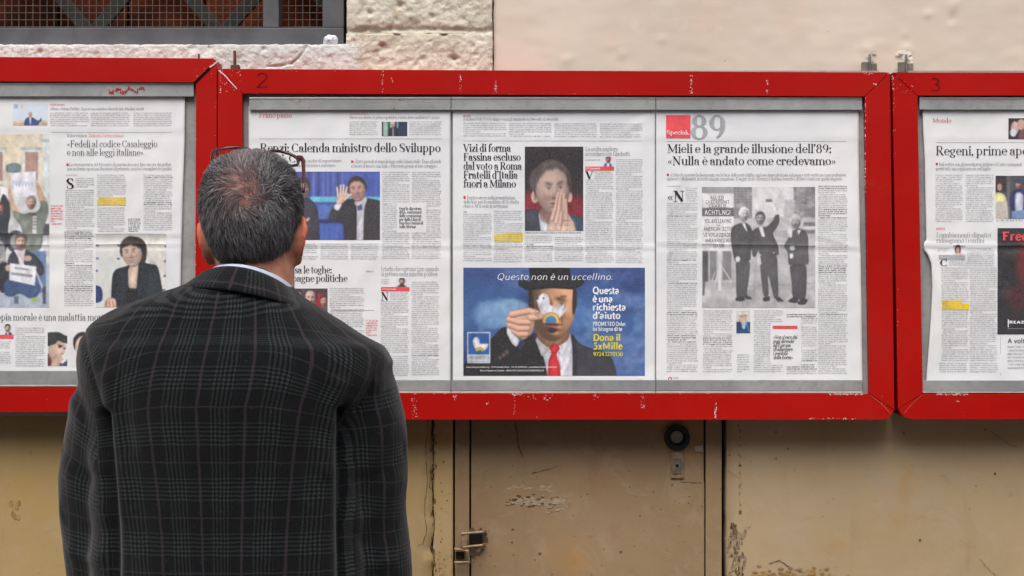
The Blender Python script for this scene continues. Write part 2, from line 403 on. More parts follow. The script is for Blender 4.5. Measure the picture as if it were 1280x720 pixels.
# (front sheet as grid for subtle relief)
def lowrel(Xg, Zg): return .0016*fbm(Xg*6, Zg*6, 8, 4)
def strip_grid(name, xl, xr, zs, yf, depth, mat, nx=24, rel=.0014, seed=1):
    zs = np.array(zs); xl = np.array(xl); xr = np.array(xr); t = np.linspace(0, 1, nx)
    Xg = xl[:, None]*(1-t)+xr[:, None]*t; Zg = np.repeat(zs[:, None], nx, 1)
    Y = yf-rel*fbm(Xg*8+3, Zg*8, seed, 4)
    P = np.stack([Xg, Y, Zg], -1).reshape(-1, 3); F = grid_faces(nx, len(zs))
    idx = np.arange(nx*len(zs)).reshape(len(zs), nx)
    loop = np.concatenate([idx[0, :], idx[1:, -1], idx[-1, -2::-1], idx[-2:0:-1, 0]])
    B = P[loop].copy(); B[:, 1] = yf+depth; n0 = len(P); k = len(loop); i = np.arange(k); i2 = (i+1) % k
    return mesh_obj(name, np.concatenate([P, B]), np.concatenate([F, np.stack([loop[i], n0+i, n0+i2, loop[i2]], -1)]), mat, wall)
strip_grid('lower_plaster', [-1.6]*190, [x-w_ for x, w_ in zip(cr, wd)], zs, .0, .08, LOWL, 60, .0010, 5)
m = Mb(); m.box(-4.5, .001, 0, -1.6, .08, ZT); build('lower_plaster', m, LOWL, wall)
strip_grid('pilaster', [x+.0006 for x in cr], [X0(566)]*190, zs, -.002, .08, LOWL, 8, .0006, 6)
m = Mb(); m.box(-1.7, .02, ZT-.01, X0(616), .08, Z0(108)); m.box(LX, .02, ZT+.001, -1.7, .08, Z0(104)); build('lower_plaster', m, LOWL, wall)
m = Mb(); m.box(X0(530), .06, 0, X0(566), .09, ZT); m.box(X0(565.5), .05, 0, X0(589), .09, ZT); m.box(X0(878), .05, 0, X0(910), .09, ZT); build('seam', m, DARK, wall)
m = Mb(); m.box(X0(568.6), .0, 0, X0(586.6), .045, ZT); build('door_jamb', m, DOORM, wall, bevel=.0015)
# door leaf, with the stepped right edge
x8, x9 = X0(588.8), X0(880)
m = prism([(x8, .01), (x9+.001, .01), (x9+.001, Z0(603.5)), (X0(880.0), Z0(603.5)+.0002), (X0(880.0), ZT), (x8, ZT)], .0035, .045)
door = build('metal_door', m, DOORM, wall, bevel=.0012)
m = prism([(x8+.06, Z0(603)), (X0(879.4), Z0(603)), (X0(879.4), ZT-.002), (x8+.06, ZT-.002)], .0022, .004); pass
m = Mb(); m.box(X0(882), -.001, 0, X0(902.2), .045, ZT); build('door_jamb', m, DOORM, wall, bevel=.0015)
cr2 = [X0(908.5)+.0012*float(fbm(np.array([z*40.]), np.array([1.]), 52, 4)[0]) for z in zs]
strip_grid('lower_plaster', cr2, [1.6]*190, zs, -.004, .08, LOWR, 60, .0011, 15)
m = Mb(); m.box(1.6, -.003, 0, RX, .08, ZT); build('lower_plaster', m, LOWR, wall)
# chipped, broken plaster near the right edge of the gap and cracks: thin dark recess shapes
def splat(mb, cx, cz, r, y, n=9, ax=1, az=1, seed=None):
    rr = random.Random(seed) if seed is not None else random
    p = []
    for i in range(n):
        a = 2*PI*i/n; q = r*(.55+.6*rr.random()); p.append((cx+ax*q*math.cos(a), y, cz+az*q*math.sin(a)))
    k = len(mb.v); mb.v += p; mb.f.append(tuple(range(k, k+n)))
DIRT = m_plain('grime', (104, 84, 60), .9, .1, 0, .4, 90); DIRT2 = m_plain('bared_grey_plaster', (148, 128, 106), .9, .1, 0, .3, 120); OCH = m_plain('ochre_stain', (158, 128, 80), .9, .1, 0, .3, 40)
def spot(mb, px, py, r, y, ax=1, az=1):
    splat(mb, X0(px, y), Z0(py, y), r/720, y, 10, ax, az)
m = Mb(); yd = -.0054
for i in range(60):
    t = random.random(); py = 655+70*t; spot(m, 912+random.gauss(8, 5)*(.6+.6*t), py, .7+1.6*random.random(), yd-.000008*i, .7, 1.5)
for i in range(26): spot(m, 925+random.gauss(0, .9), 520+random.random()**1*120, .5+.8*random.random(), yd-.000008*i, .5, 1.9)
for (px, py, r) in ((925, 582, 2.2), (925, 640, 2.6), (912, 569, 1.2), (926, 571, 1.3), (1244, 592, 1.8), (1130, 542, 1.6), (985, 561, 1.6), (1042, 562, 1.), (1150, 675, 2.), (1212, 636, 1.1), (1232, 537, 1.4), (970, 540, 1.6)): spot(m, px, py, r, yd, .8, 1)
build('flaked_patches', m, DIRT, wall)
m = Mb()
for i in range(60): t = random.random(); spot(m, 914+random.gauss(6, 6), 662+60*t, 1.5+2.5*random.random(), yd+.0003-.00001*i, .7, 1.3)
build('flaked_patches', m, DIRT2, wall)
# fine branching cracks
def crackline(mb, pts, y, w=.0006, wig=.002, seed=1):
    rr = random.Random(seed); P = []
    for (a, b), (c, d) in zip(pts[:-1], pts[1:]):
        n = max(2, int(math.hypot(c-a, d-b)/3))
        for i in range(n): t = i/n; P.append((X0(a+(c-a)*t, y)+rr.uniform(-wig, wig), Z0(b+(d-b)*t, y)+rr.uniform(-wig, wig)))
    for p, q in zip(P[:-1], P[1:]):
        dx, dz = q[0]-p[0], q[1]-p[1]; l = math.hypot(dx, dz)+1e-9; ww = w*rr.uniform(.4, 1.3); nx, nz = -dz/l*ww, dx/l*ww
        mb.quad((p[0]-nx, y, p[1]-nz), (q[0]-nx, y, q[1]-nz), (q[0]+nx, y, q[1]+nz), (p[0]+nx, y, p[1]+nz))
m = Mb()
crackline(m, [(536, 520), (532, 560), (534, 600), (530, 640), (534, 662), (528, 680), (518, 683)], -.0012, .0005, .0012, 3)
crackline(m, [(541, 590), (536, 606), (541, 614)], -.0012, .0006, .0008, 4)
crackline(m, [(1225, 700), (1236, 712), (1250, 722)], yd, .0004, .0015, 5)
crackline(m, [(960, 705), (975, 701), (992, 712), (1010, 716)], yd, .0007, .0015, 6)
crackline(m, [(1238, 538), (1262, 556), (1276, 560)], yd, .0004, .0008, 7)
build('cracks', m, DIRT, wall)
m = Mb()
for i in range(46): spot(m, 542+random.gauss(0, 1.7), random.uniform(520, 720), .8+1.8*random.random()**2, -.0031-.00001*i, .6, 1.6)
for i in range(34): spot(m, 553+random.gauss(0, 5), random.uniform(690, 722) if i % 2 else random.uniform(560, 720), .5+.6*random.random(), -.0031-.00001*i)
build('flaked_patches', m, DIRT, wall)
# ochre seepage at the left and at the foot of the view
m = Mb()
for i in range(60): spot(m, random.gauss(985, 30), 722-abs(random.gauss(0, 6)), .8+2.2*random.random(), yd-.000008*i, 1.6, .6)
for i in range(9): spot(m, random.gauss(19, 3), random.uniform(625, 648), 1.5+2*random.random(), -.0012-.00001*i, 1, 1.2)
build('ochre_stains', m, OCH, wall)
# torn label residue on the door, scratches
m = Mb(); m2 = Mb(); yd2 = .0032
for i in range(16): spot(m2, 650+50*random.random(), 627+random.gauss(0, 1.5), 3.5+2*random.random(), yd2-.0000-.00001*i, 2.2, .8)
for i in range(110):
    px = random.uniform(634, 712); spot(m if random.random() < .22 else m2, px, random.gauss(627, 4.2)+(.06*(px-670)), (.8+1.9*random.random()), yd2-.00001*i, 1.5, .7)
for i in range(26): spot(m2, random.uniform(634, 690), random.gauss(609, 2), 1+2*random.random(), yd2-.00001*i, 1.7, .5)
build('label_residue', m2, m_plain('torn_paper_residue', (172, 154, 128), .9, .1, 0, .2, 150), door); build('label_residue', m, DIRT, door)
m = Mb()
for (px, py, r) in ((675, 692, 2.6), (690, 640, 1), (641, 662, 2), (640, 678, 1.6), (642, 694, 1.4), (800, 645, 1.6), (817, 615, 1.4), (826, 637, 1), (734, 618, 1.2), (862, 621, 1.4), (840, 606, 1.3), (776, 690, 2)): spot(m, px, py, r, yd2-.0002, 1, .8)
for i in range(70): spot(m, random.uniform(590, 878), random.uniform(530, 722), .4+.7*random.random(), yd2-.0003)
crackline(m, [(644, 528), (649, 560), (655, 574)], yd2-.0004, .0011, .0006, 8)
crackline(m, [(664, 592), (680, 588), (700, 582)], yd2-.0004, .0008, .0006, 9)
crackline(m, [(850, 602), (862, 603), (880, 604)], yd2-.0004, .0006, .0004, 12)
build('scuffs', m, m_plain('brown_grime', (112, 82, 56), .9, .1, 0, .3, 90), door)

# round lock
def disc_ring(r0, r1, y0, y1, n=40):
    m = Mb()
    for i in range(n):
        a = 2*PI*i/n; c, s = math.cos(a), math.sin(a)
        m.v += [(r0*c, y0, r0*s), (r1*c, y0, r1*s), (r1*c, y1, r1*s), (r0*c, y1, r0*s)]
    for i in range(n):
        j = (i+1) % n
        for k in range(4): m.f.append((4*i+k, 4*j+k, 4*j+(k+1) % 4, 4*i+(k+1) % 4))
    return m
def disc(r, y0, y1, n=40):
    m = Mb(); m.v = [(r*math.cos(2*PI*i/n), y0, r*math.sin(2*PI*i/n)) for i in range(n)]+[(r*math.cos(2*PI*i/n), y1, r*math.sin(2*PI*i/n)) for i in range(n)]
    m.f = [tuple(range(n-1, -1, -1)), tuple(range(n, 2*n))]+[(i, (i+1) % n, n+(i+1) % n, n+i) for i in range(n)]; return m
def shift(m, dx, dy, dz): m.v = [(a+dx, b+dy, c+dz) for a, b, c in m.v]; return m
lx, lz = X0(846), Z0(547)
lock = build('round_lock', shift(disc_ring(.0145, .0225, -.006, .003), lx, 0, lz), BLKM, door, bevel=.0012)
build('lock_ring', shift(disc_ring(.0228, .0245, -.002, .003), lx, 0, lz), OLDM, lock)
build('lock_recess', shift(disc(.0143, .0005, .003), lx, 0, lz), BLKM, lock)
build('lock_core', shift(disc(.0108, -.007, .0004), lx-.0005, 0, lz+.002), GREYM, lock, bevel=.0012)
m = Mb(); m.box(X0(838.5), -.0005, Z0(598), X0(855), .0022, Z0(564)); kp = build('key_plate', m, OLDM, door, bevel=.0015)
m = Mb(); m.box(X0(841), -.0025, Z0(592), X0(852), -.0006, Z0(573)); build('key_cover', m, m_plain('grey_plate', (120, 116, 104), .5, .4, .3, .3, 80), kp, bevel=.0008)
build('keyhole', shift(disc(.0031, -.0032, -.0026, 14), X0(846.3), 0, Z0(582)), BLKM, kp)
m = Mb(); m.box(X0(868), .0004, Z0(565), X0(879), .0021, Z0(557)); build('paint_lump', m, m_plain('pale_filler', (166, 152, 130), .8, .2), door, bevel=.0008)
# hasp and staple
hx, hz = X0(588, -.02), Z0(676, -.02); s = 1/733.
hasp = build('hasp', tube([(hx-11*s, -.022, hz+9*s), (hx+16*s, -.016, hz+11*s), (hx+19*s, .0, hz+11*s)], .0022, 8), OLDM, door)
m = Mb(); m.box(hx-12*s, -.022, hz-9*s, hx-4*s, -.014, hz+11*s); build('hasp_plate', m, OLDM, hasp, bevel=.002)
build('hasp_bar', tube([(hx-9*s, -.021, hz-8*s), (hx+15*s, -.015, hz-6*s), (hx+18*s, .0, hz-6*s)], .0022, 8), OLDM, hasp)
m = Mb(); m.box(hx-2*s, -.006, hz-5*s, hx+15*s, .003, hz+8*s); build('hasp_slot', m, BLKM, hasp, bevel=.001)
m = tube([(hx-20*s, -.012, hz-11*s), (hx-3*s, -.02, hz-13*s), (hx-1*s, -.02, hz-27*s), (hx-20*s, -.014, hz-28*s)], .0024, 8); build('staple', m, OLDM, hasp)
m = Mb(); m.box(hx-19*s, -.01, hz-24*s, hx-8*s, .0, hz-15*s); build('staple_plate', m, BLKM, hasp, bevel=.001)
m = Mb()
for i in range(90): a = random.random()*2*PI; q = random.random()**.6*17; spot(m, 592+q*math.cos(a), 676+q*1.1*math.sin(a), 1+2.6*random.random(), yd2-.0005-.00001*i)
build('grease_stain', m, m_plain('grease', (92, 74, 52), .6, .4, 0, .4, 120), door)

# ================================================================ NOTICE BOARDS
YF, YBK, YP = -.068, -.012, -.0555       # frame front, back of box, paper plane
def wpoly(pts, y): return [(W(a, b, y)[0], W(a, b, y)[2]) for a, b in pts]
def chips(mb, rects, y, seed):
    rr = random.Random(seed); k = 0
    for (x0, y0, x1, y1, n, smax) in rects:
        for i in range(n):
            px, py = rr.uniform(x0, x1), rr.uniform(y0, y1); k += 1
            q = rr.uniform(.25, 1)*smax; p = []
            for j in range(7): a = 2*PI*j/7; p.append(W(px+q*rr.uniform(.4, 1)*math.cos(a)*.8, py+q*rr.uniform(.4, 1.2)*math.sin(a), y-.00002*(k % 9)))
            n0 = len(mb.v); mb.v += p; mb.f.append(tuple(range(n0+6, n0-1, -1)))
def board(label, bars, zx, ztop, zbot, sx, chiprects, gap_px, marks, loc, seams=()):
    b = thing('notice_board', label, 'notice board', loc, 'red framed newspaper boards hung in a row')
    for i, pts in enumerate(bars):
        m = prism(wpoly(pts, YF-.00002*(i % 2)), YF-.00002*(i % 2), YBK-.001*(i % 2)); build('frame_bar', m, RED, b, bevel=.0003)
    a0, a1 = zx
    m = Mb(); p = W(a0, 88, -.056); q = W(a1, 520, -.056); m.box(p[0], -.0525, q[2], q[0], -.045, p[2]); build('backing_panel', m, ZINC, b)
    # clamp strips with a folded lip: several lengths, with dark joints
    for (y0, y1, lipy) in (ztop, zbot):
        xs = [sx[0]]+list(seams)+[sx[1]]
        for u, v in zip(xs[:-1], xs[1:]):
            yy = -.0635; A = W(u+.4, y0, yy); B = W(v-.4, y1, yy)
            m = Mb(); m.box(A[0], yy, B[2], B[0], yy+.003, A[2]); st = build('clamp_strip', m, ZINC, b, bevel=.0005)
            A = W(u+.4, lipy[0], yy); B = W(v-.4, lipy[1], yy)
            m = Mb(); m.box(A[0], yy-.001, B[2], B[0], yy+.006, A[2]); build('lip', m, LIP, st, bevel=.0004)
    m = Mb(); chips(m, chiprects, YF-.0008, len(label))
    if m.v: o = build('paint_chips', m, CHIP, b); o['kind'] = 'stuff'
    return b
B1 = board('leftmost red board, with an open mitre at its top right corner',
    [[(-402, 100), (244, 103), (270, 75.5), (266, 73), (-402, 68.5)],
     [(-400, 516), (270.3, 514.5), (243.2, 484.5), (-400, 484)],
     [(-432, 516), (-403, 516), (-403, 68), (-432, 68)],
     [(243.5, 484), (270.6, 514), (271.0, 76.2), (245, 103.8)]], (-415, 262), (105, 120.5, (103.6, 105)), (463.5, 480.5, (481, 483)), (-402, 242.5),
    [(243.5, 110, 244.8, 480, 40, .8), (120, 110, 121, 111, 0, 1), (246, 74, 271, 102, 10, .8), (268, 80, 270.8, 510, 20, .6)], None, None, W(-80, 516, 0))
B2 = board('middle red board, the largest, holding three newspaper pages',
    [[(303.4, 116.8), (1080.6, 120.6), (1111.8, 90.6), (272.6, 86)],
     [(285, 524.5), (1103, 524.8), (1108.5, 523.2), (1114, 519.5), (1117.6, 513), (1086.6, 492.6), (304.4, 490.6)],
     [(272.4, 512), (276, 520), (284.6, 524.2), (303.8, 490), (302.8, 117), (272, 86.6)],
     [(1087, 492), (1118, 512.6), (1112.4, 91.2), (1081.2, 121)]], (292, 1098), (123.5, 137.3, (121.6, 123.5)), (475, 488.6, (489.2, 491.4)), (311, 1078),
    [(476, 88, 480, 115, 22, .8), (488, 96, 491, 104, 9, .7), (574, 93, 577, 114, 24, .8), (618, 100, 621, 116, 20, .9), (862, 94, 866, 117, 40, .9), (957, 100, 960, 118, 22, .8),
     (275, 86.6, 276, 122, 26, .8), (276, 88, 304, 116, 26, .9), (1080.8, 122, 1082.2, 240, 50, 1.1), (1081, 240, 1082.5, 480, 16, .8), (300, 117, 800, 117.6, 20, .5),
     (640, 476+16, 654, 494, 26, 1.1), (655, 494, 692, 500, 18, .9), (514, 492, 522, 523, 24, .9), (566, 494, 571, 501, 14, 1.3), (608, 500, 611, 507, 6, .9),
     (642, 494, 644, 524, 12, .7), (800, 495, 806, 512, 18, .9), (893, 503, 896, 523, 26, 1.1), (740, 493, 750, 500, 8, .8), (1036, 491.8, 1078, 493.6, 60, 1.1), (508, 491, 900, 492.4, 60, .7), (1010, 522.5, 1070, 524, 30, .9),
     (1092, 103, 1096, 106, 5, 1.4), (1079, 91, 1092, 93, 12, .9), (1100, 490, 1108, 510, 4, .6), (300, 86, 1100, 90, 26, .5), (670, 521, 672, 524, 3, .8)], None, None, W(690, 525, 0), (563.8, 819.8))
B3 = board('rightmost red board, marked with a black number 3',
    [[(1147.2, 119.4), (1798, 119.6), (1798, 91.2), (1116.2, 90.6)],
     [(1140, 524), (1798, 524), (1798, 492.5), (1154.4, 492.4), (1123.4, 511), (1126, 517), (1131, 521.5)],
     [(1122.6, 511), (1153.6, 491.8), (1146.8, 119.8), (1115.4, 91.2)],
     [(1800, 524), (1830, 524), (1830, 91), (1800, 91)]], (1136, 1812), (123.5, 137, (121.8, 123.5)), (475.5, 489.2, (489.6, 491)), (1149, 1797),
    [(1115, 95, 1117, 112, 14, 1.), (1116, 112, 1120, 230, 12, .7), (1121, 350, 1123, 480, 10, .7), (1170, 491.5, 1210, 494, 60, 1.1), (1194, 500, 1204, 503, 5, .9), (1153, 440, 1154, 490, 14, .8), (1120, 94, 1146, 118, 14, .6), (1200, 90.6, 1280, 92, 10, .5), (1204, 515, 1206, 524, 3, .6)], None, None, W(1470, 524, 0))
# dark felt gap pieces that close the box sides behind each frame
for b, (xa, xb) in ((B1, (-425, 266)), (B2, (276, 1108)), (B3, (1121, 1822))):
    m = Mb(); p = W(xa, 90, -.048); q = W(xb, 517, -.048); m.box(p[0], -.0445, q[2], q[0], -.002, p[2]); build('back_box', m, BLKM, b)
# mounting hardware above the boards
def mount(px, b):
    y = -.012; s = 1/731.; x, z = W(px, 90, y)[0], W(px, 90, y)[2]
    m = Mb(); m.box(x-9*s, y, z-6*s, x-1*s, y+.012, z+13*s); m.box(x+2*s, y-.002, z-6*s, x+9*s, y+.012, z+11*s); o = build('bracket', m, GREYM, b, bevel=.001)
    build('screw', tube([(x+.5*s, y-.002, z-3*s), (x, y-.001, z+22*s)], .0022, 8), GREYM, o)
    m = Mb()
    for i in range(22): splat(m, x+random.gauss(0, 6)*s, z+random.uniform(0, 26)*s, random.uniform(1.5, 5)*s, -.0032-.0001*i, 8)
    build('broken_plaster', m, m_plain('white_plaster', (214, 208, 198), .9, .1), o)
mount(1087, B2); mount(1132.5, B3)
x, _, z = W(293.5, 86, -.03); o = build('rusty_bolt', tube([(x, -.03, z-.008), (x, -.03, z+.031)], .0026, 10), RUST, B2)
m = Mb(); m.box(x-.007, -.034, z-.004, x+.008, -.02, z+.007); build('weld', m, RUST, o, bevel=.002)
x, _, z = W(248.6, 74, -.03); build('rusty_bolt', tube([(x, -.03, z-.008), (x, -.03, z+.009)], .0016, 8), RUST, B1)
# crumpled foil on the sill
x, _, z = W(413.5, 58, .004)
bm = bmesh.new(); bmesh.ops.create_icosphere(bm, subdivisions=4, radius=1)
rr = random.Random(4); seeds = [Vector((rr.gauss(0, 1), rr.gauss(0, 1), rr.gauss(0, 1))).normalized() for _ in range(46)]
for v in bm.verts:
    d = sorted((v.co-s_).length for s_ in seeds); k = (d[1]-d[0]); q = .86+.42*min(k, .35)-.16*(d[0] > .5)
    c = v.co*q; v.co = Vector((c.x*.0145, c.y*.011, max(c.z*.0108, -.0088)+.0088))
me = bpy.data.meshes.new('foil_ball'); bm.to_mesh(me); bm.free()
foil = bpy.data.objects.new('foil_ball', me); col.objects.link(foil); foil.location = (x, .001, z+.001)
me.materials.append(m_plain('crumpled_foil', (226, 230, 236), .38, .6, .45, .06, 200, .5))
foil['label'] = 'small crumpled ball of silver foil sitting on the stone window sill'; foil['category'] = 'foil ball'
# ================================================================ LETTERING: a stroke alphabet drawn as shapes
# I x y0 y1 stem | H x0 x1 y hairline | D x0 y0 x1 y1 thick diagonal | d thin diagonal | A cx cy rx ry a0 a1 arc | S/s/z x y serif both/left/right | O x y dot
G = {
'a': (37, 'A 16 35 10 11 5 165;I 26 8 36;A 16 13 10 12 60 300;d 20 25 26 27;z 27 1;d 26 4 31 2;O 8 35'), 'b': (42, 'I 9 0 74;s 9 73;A 21 24 13 23 -150 150'),
'c': (35, 'A 20 24 13 23 45 320;O 28 36'), 'd': (42, 'I 31 0 74;s 31 73;z 31 1;A 19 24 12 23 30 330'), 'e': (36, 'A 19 24 13 23 0 325;H 7 31 26'),
'f': (27, 'I 12 0 56;S 12 1;A 21 56 9 17 60 180;H 2 24 46;O 25 70'), 'g': (38, 'A 17 32 11 14 0 360;A 17 -8 13 10 0 360;d 10 20 7 12;d 7 12 22 4;d 27 42 36 46'),
'h': (43, 'I 9 0 74;s 9 73;S 9 1;I 33 0 32;S 33 1;A 22 31 11 15 0 150'), 'i': (19, 'I 10 0 47;s 10 46;S 10 1;O 10 64'), 'j': (19, 'I 10 -12 47;s 10 46;A 3 -12 7 8 180 360;O 10 64'),
'k': (41, 'I 9 0 74;s 9 73;S 9 1;d 13 20 33 45;D 18 26 35 1;S 34 1;S 32 46'), 'l': (20, 'I 10 0 74;s 10 73;S 10 1'),
'm': (63, 'I 9 0 47;s 9 46;S 9 1;A 20 31 10 15 0 150;I 31 0 32;S 31 1;A 43 31 11 15 0 150;I 54 0 32;S 54 1'), 'n': (42, 'I 9 0 47;s 9 46;S 9 1;A 21 31 11 15 0 150;I 32 0 32;S 32 1'),
'o': (39, 'A 19.5 24 13.5 23 0 360'), 'p': (42, 'I 9 -22 47;s 9 46;S 9 -21;A 21 24 13 23 -150 150'), 'q': (42, 'I 32 -22 47;S 32 -21;A 20 24 13 23 30 330'),
'r': (31, 'I 9 0 47;s 9 46;S 9 1;A 20 34 10 12 50 160;O 25 40'), 's': (31, 'A 15.5 36 9 11 40 235;A 15.5 12 10 12 -125 70;D 10 28 21 20;d 24 46 25 34;d 6 2 5 14'),
't': (26, 'I 11 9 62;H 2 23 46;A 19 10 8 10 180 300'), 'u': (42, 'I 9 13 47;s 9 46;A 20 14 11 13 180 320;I 32 0 47;s 32 46;z 32 1'),
'v': (38, 'D 7 46 20 1;d 20 1 32 46;S 7 46;S 32 46'), 'w': (56, 'D 7 46 18 1;d 18 1 28 46;D 28 46 39 1;d 39 1 50 46;S 7 46;S 28 46;S 50 46'), 'x': (38, 'D 7 46 31 1;d 31 46 7 1;S 7 46;S 31 46;S 7 1;S 31 1'),
'y': (38, 'D 7 46 20 1;d 32 46 16 -14;S 7 46;S 32 46;O 12 -16'), 'z': (35, 'H 6 30 45;H 6 30 2;D 29 44 7 3;d 6 45 6 36;d 30 2 30 12'),
'A': (54, 'd 6 1 25 69;D 25 69 46 1;H 13 38 24;S 6 1;S 46 1'), 'B': (50, 'I 12 0 70;H 4 24 69;H 4 24 1;H 12 26 37;A 26 53 13 16 -90 90;A 27 19 16 18 -90 90'), 'C': (50, 'A 27 35 20 34 40 320;d 43 68 43 50;d 43 2 43 14'),
'D': (55, 'I 12 0 70;H 4 26 69;H 4 26 1;A 26 35 22 34 -90 90'), 'E': (46, 'I 12 0 70;H 4 40 69;H 4 41 1;H 12 30 36;d 40 69 40 54;d 41 1 41 18;d 30 28 30 44'), 'F': (44, 'I 12 0 70;H 4 40 69;S 12 1;H 12 30 36;d 40 69 40 54;d 30 28 30 44'),
'G': (54, 'A 27 35 20 34 40 320;d 43 68 43 50;I 43 2 30;S 43 30'), 'H': (58, 'I 12 0 70;I 45 0 70;H 12 45 36;S 12 69;S 12 1;S 45 69;S 45 1'), 'I': (26, 'I 13 0 70;S 13 69;S 13 1'), 'J': (32, 'I 20 10 70;S 20 69;A 12 10 8 11 190 360'),
'K': (52, 'I 12 0 70;S 12 69;S 12 1;d 12 28 42 69;D 22 40 44 1;S 42 69;S 44 1'), 'L': (44, 'I 12 0 70;S 12 69;H 4 40 1;d 40 1 40 20'), 'M': (68, 'd 10 1 10 69;D 10 69 33 8;d 33 8 55 69;I 56 0 70;S 10 1;s 10 69;S 56 1;z 56 69'),
'N': (58, 'd 11 1 11 69;D 11 69 46 2;d 46 2 46 69;S 11 1;s 10 69;S 46 69'), 'O': (56, 'A 28 35 21 34 0 360'), 'P': (47, 'I 12 0 70;H 4 26 69;S 12 1;H 12 26 33;A 26 51 14 18 -90 90'),
'Q': (56, 'A 28 35 21 34 0 360;D 26 14 46 -10'), 'R': (52, 'I 12 0 70;H 4 26 69;S 12 1;H 12 26 35;A 26 52 13 17 -90 90;D 25 35 44 1;z 44 1'), 'S': (42, 'A 21 53 13 16 40 235;A 21 17 14 17 -125 70;D 12 42 30 28;d 34 68 35 50;d 7 2 6 20'),
'T': (48, 'I 24 0 70;H 4 44 69;S 24 1;d 4 69 4 52;d 44 69 44 52'), 'U': (55, 'I 12 20 70;S 12 69;A 28 20 16 19 180 360;d 44 20 44 69;S 44 69'), 'V': (52, 'D 7 69 26 1;d 26 1 45 69;S 7 69;S 45 69'),
'W': (74, 'D 7 69 22 1;d 22 1 37 69;D 37 69 52 1;d 52 1 67 69;S 7 69;S 37 69;S 67 69'), 'X': (52, 'D 7 69 43 1;d 43 69 7 1;S 7 69;S 43 69;S 7 1;S 43 1'), 'Y': (50, 'D 6 69 24 34;d 24 34 43 69;I 24 0 34;S 24 1;S 6 69;S 43 69'), 'Z': (46, 'H 6 40 69;H 6 41 1;D 39 68 7 2;d 6 69 6 54;d 41 1 41 18'),
'0': (42, 'A 21 35 14 34 0 360'), '1': (28, 'I 15 0 70;S 15 1;d 15 69 6 60'), '2': (40, 'A 20 52 13 17 -20 160;D 31 44 8 4;H 6 34 2'), '3': (40, 'A 19 53 12 16 -90 140;A 19 19 14 18 -140 90'), '4': (42, 'I 28 0 70;d 28 69 5 20;H 4 38 20'), '5': (40, 'A 19 22 14 21 -140 110;H 10 32 69;d 10 69 9 38'),
'6': (42, 'A 21 22 13 21 0 360;A 30 30 22 39 110 180'), '7': (38, 'H 6 34 68;D 33 67 14 1'), '8': (42, 'A 21 53 11 16 0 360;A 21 19 14 19 0 360'), '9': (42, 'A 21 48 13 21 0 360;A 12 40 22 39 -70 0'),
'«': (32, 'd 15 36 6 24;d 6 24 15 12;d 27 36 18 24;d 18 24 27 12'), '»': (32, 'd 5 36 14 24;d 14 24 5 12;d 17 36 26 24;d 26 24 17 12'), ':': (16, 'O 8 5;O 8 38'), '.': (15, 'O 7 4'), ',': (15, 'O 7 4;d 8 3 4 -9'), "’": (14, 'O 7 66;d 8 64 4 52'),
'(': (20, 'A 22 30 14 40 110 250'), ')': (20, 'A -2 30 14 40 -70 70'), '!': (18, 'I 9 18 70;O 9 4'), '-': (22, 'H 3 19 24'), ' ': (15, ''), '/': (30, 'd 4 -4 26 72'),
}
ACC = {'è': ('e', 'd 13 68 22 56'), 'à': ('a', 'd 11 68 20 56'), 'ì': ('i', ''), 'È': ('E', 'd 18 84 27 74')}
def glyph(c):
    if c in ACC: b = G[ACC[c][0]]; return b[0], b[1]+(';'+ACC[c][1] if ACC[c][1] else '')
    return G.get(c, G['n'])
def strokes(s, T, t, serif, caps_w=1.0, track=0):
    """list of convex quads [(x,y)*4] in font units and total advance"""
    Q = []; pen = 0
    for ch in s:
        adv, cmds = glyph(ch)
        for cmd in cmds.split(';'):
            if not cmd: continue
            k, *a = cmd.split(); a = [float(v) for v in a]
            if k == 'I': x, y0, y1 = a; Q.append(((pen+x-T/2, y0), (pen+x+T/2, y0), (pen+x+T/2, y1), (pen+x-T/2, y1)))
            elif k == 'H': x0, x1, y = a; h = max(t, 3.4)/2 if serif else T/2; y = y if serif else min(max(y, h), 70-h); Q.append(((pen+x0, y-h), (pen+x1, y-h), (pen+x1, y+h), (pen+x0, y+h)))
            elif k in 'Dd':
                x0, y0, x1, y1 = a; ww = (T if k == 'D' or not serif else max(t, 3.6))/2
                if not serif and ch not in 'AMNVWXYZKRQ47vwxyzk2«»/,’1èùà' : continue
                dx, dy = x1-x0, y1-y0; l = math.hypot(dx, dy); nx, ny = -dy/l*ww, dx/l*ww
                Q.append(((pen+x0-nx, y0-ny), (pen+x1-nx, y1-ny), (pen+x1+nx, y1+ny), (pen+x0+nx, y0+ny)))
            elif k == 'A':
                cx, cy, rx, ry, a0, a1 = a; n = max(4, int(abs(a1-a0)/24)); P = []
                for i in range(n+1):
                    an = math.radians(a0+(a1-a0)*i/n); c_, s_ = math.cos(an), math.sin(an); ww = (t+(T-t)*abs(c_)**1.4)/2 if serif else T/2
                    P.append(((pen+cx+(rx-ww)*c_, cy+(ry-(ww if not serif else t/2))*s_), (pen+cx+(rx+ww)*c_, cy+(ry+(ww if not serif else t/2))*s_)))
                for p, q in zip(P[:-1], P[1:]): Q.append((p[0], p[1], q[1], q[0]))
            elif k in 'Ssz' and serif:
                x, y = a; l = T/2+(4.2 if k in 'Ss' else 0); r = T/2+(4.2 if k in 'Sz' else 0); h = 1.6
                Q.append(((pen+x-l, y-h), (pen+x+r, y-h), (pen+x+r, y+h), (pen+x-l, y+h)))
            elif k == 'O':
                x, y = a; r = (T*.5+1.0) if serif else T*.55
                if not serif and ch not in 'ij.:,!’': continue
                Q.append(((pen+x-r, y-r), (pen+x+r, y-r), (pen+x+r, y+r), (pen+x-r, y+r)))
        pen += adv+track
    return Q, pen

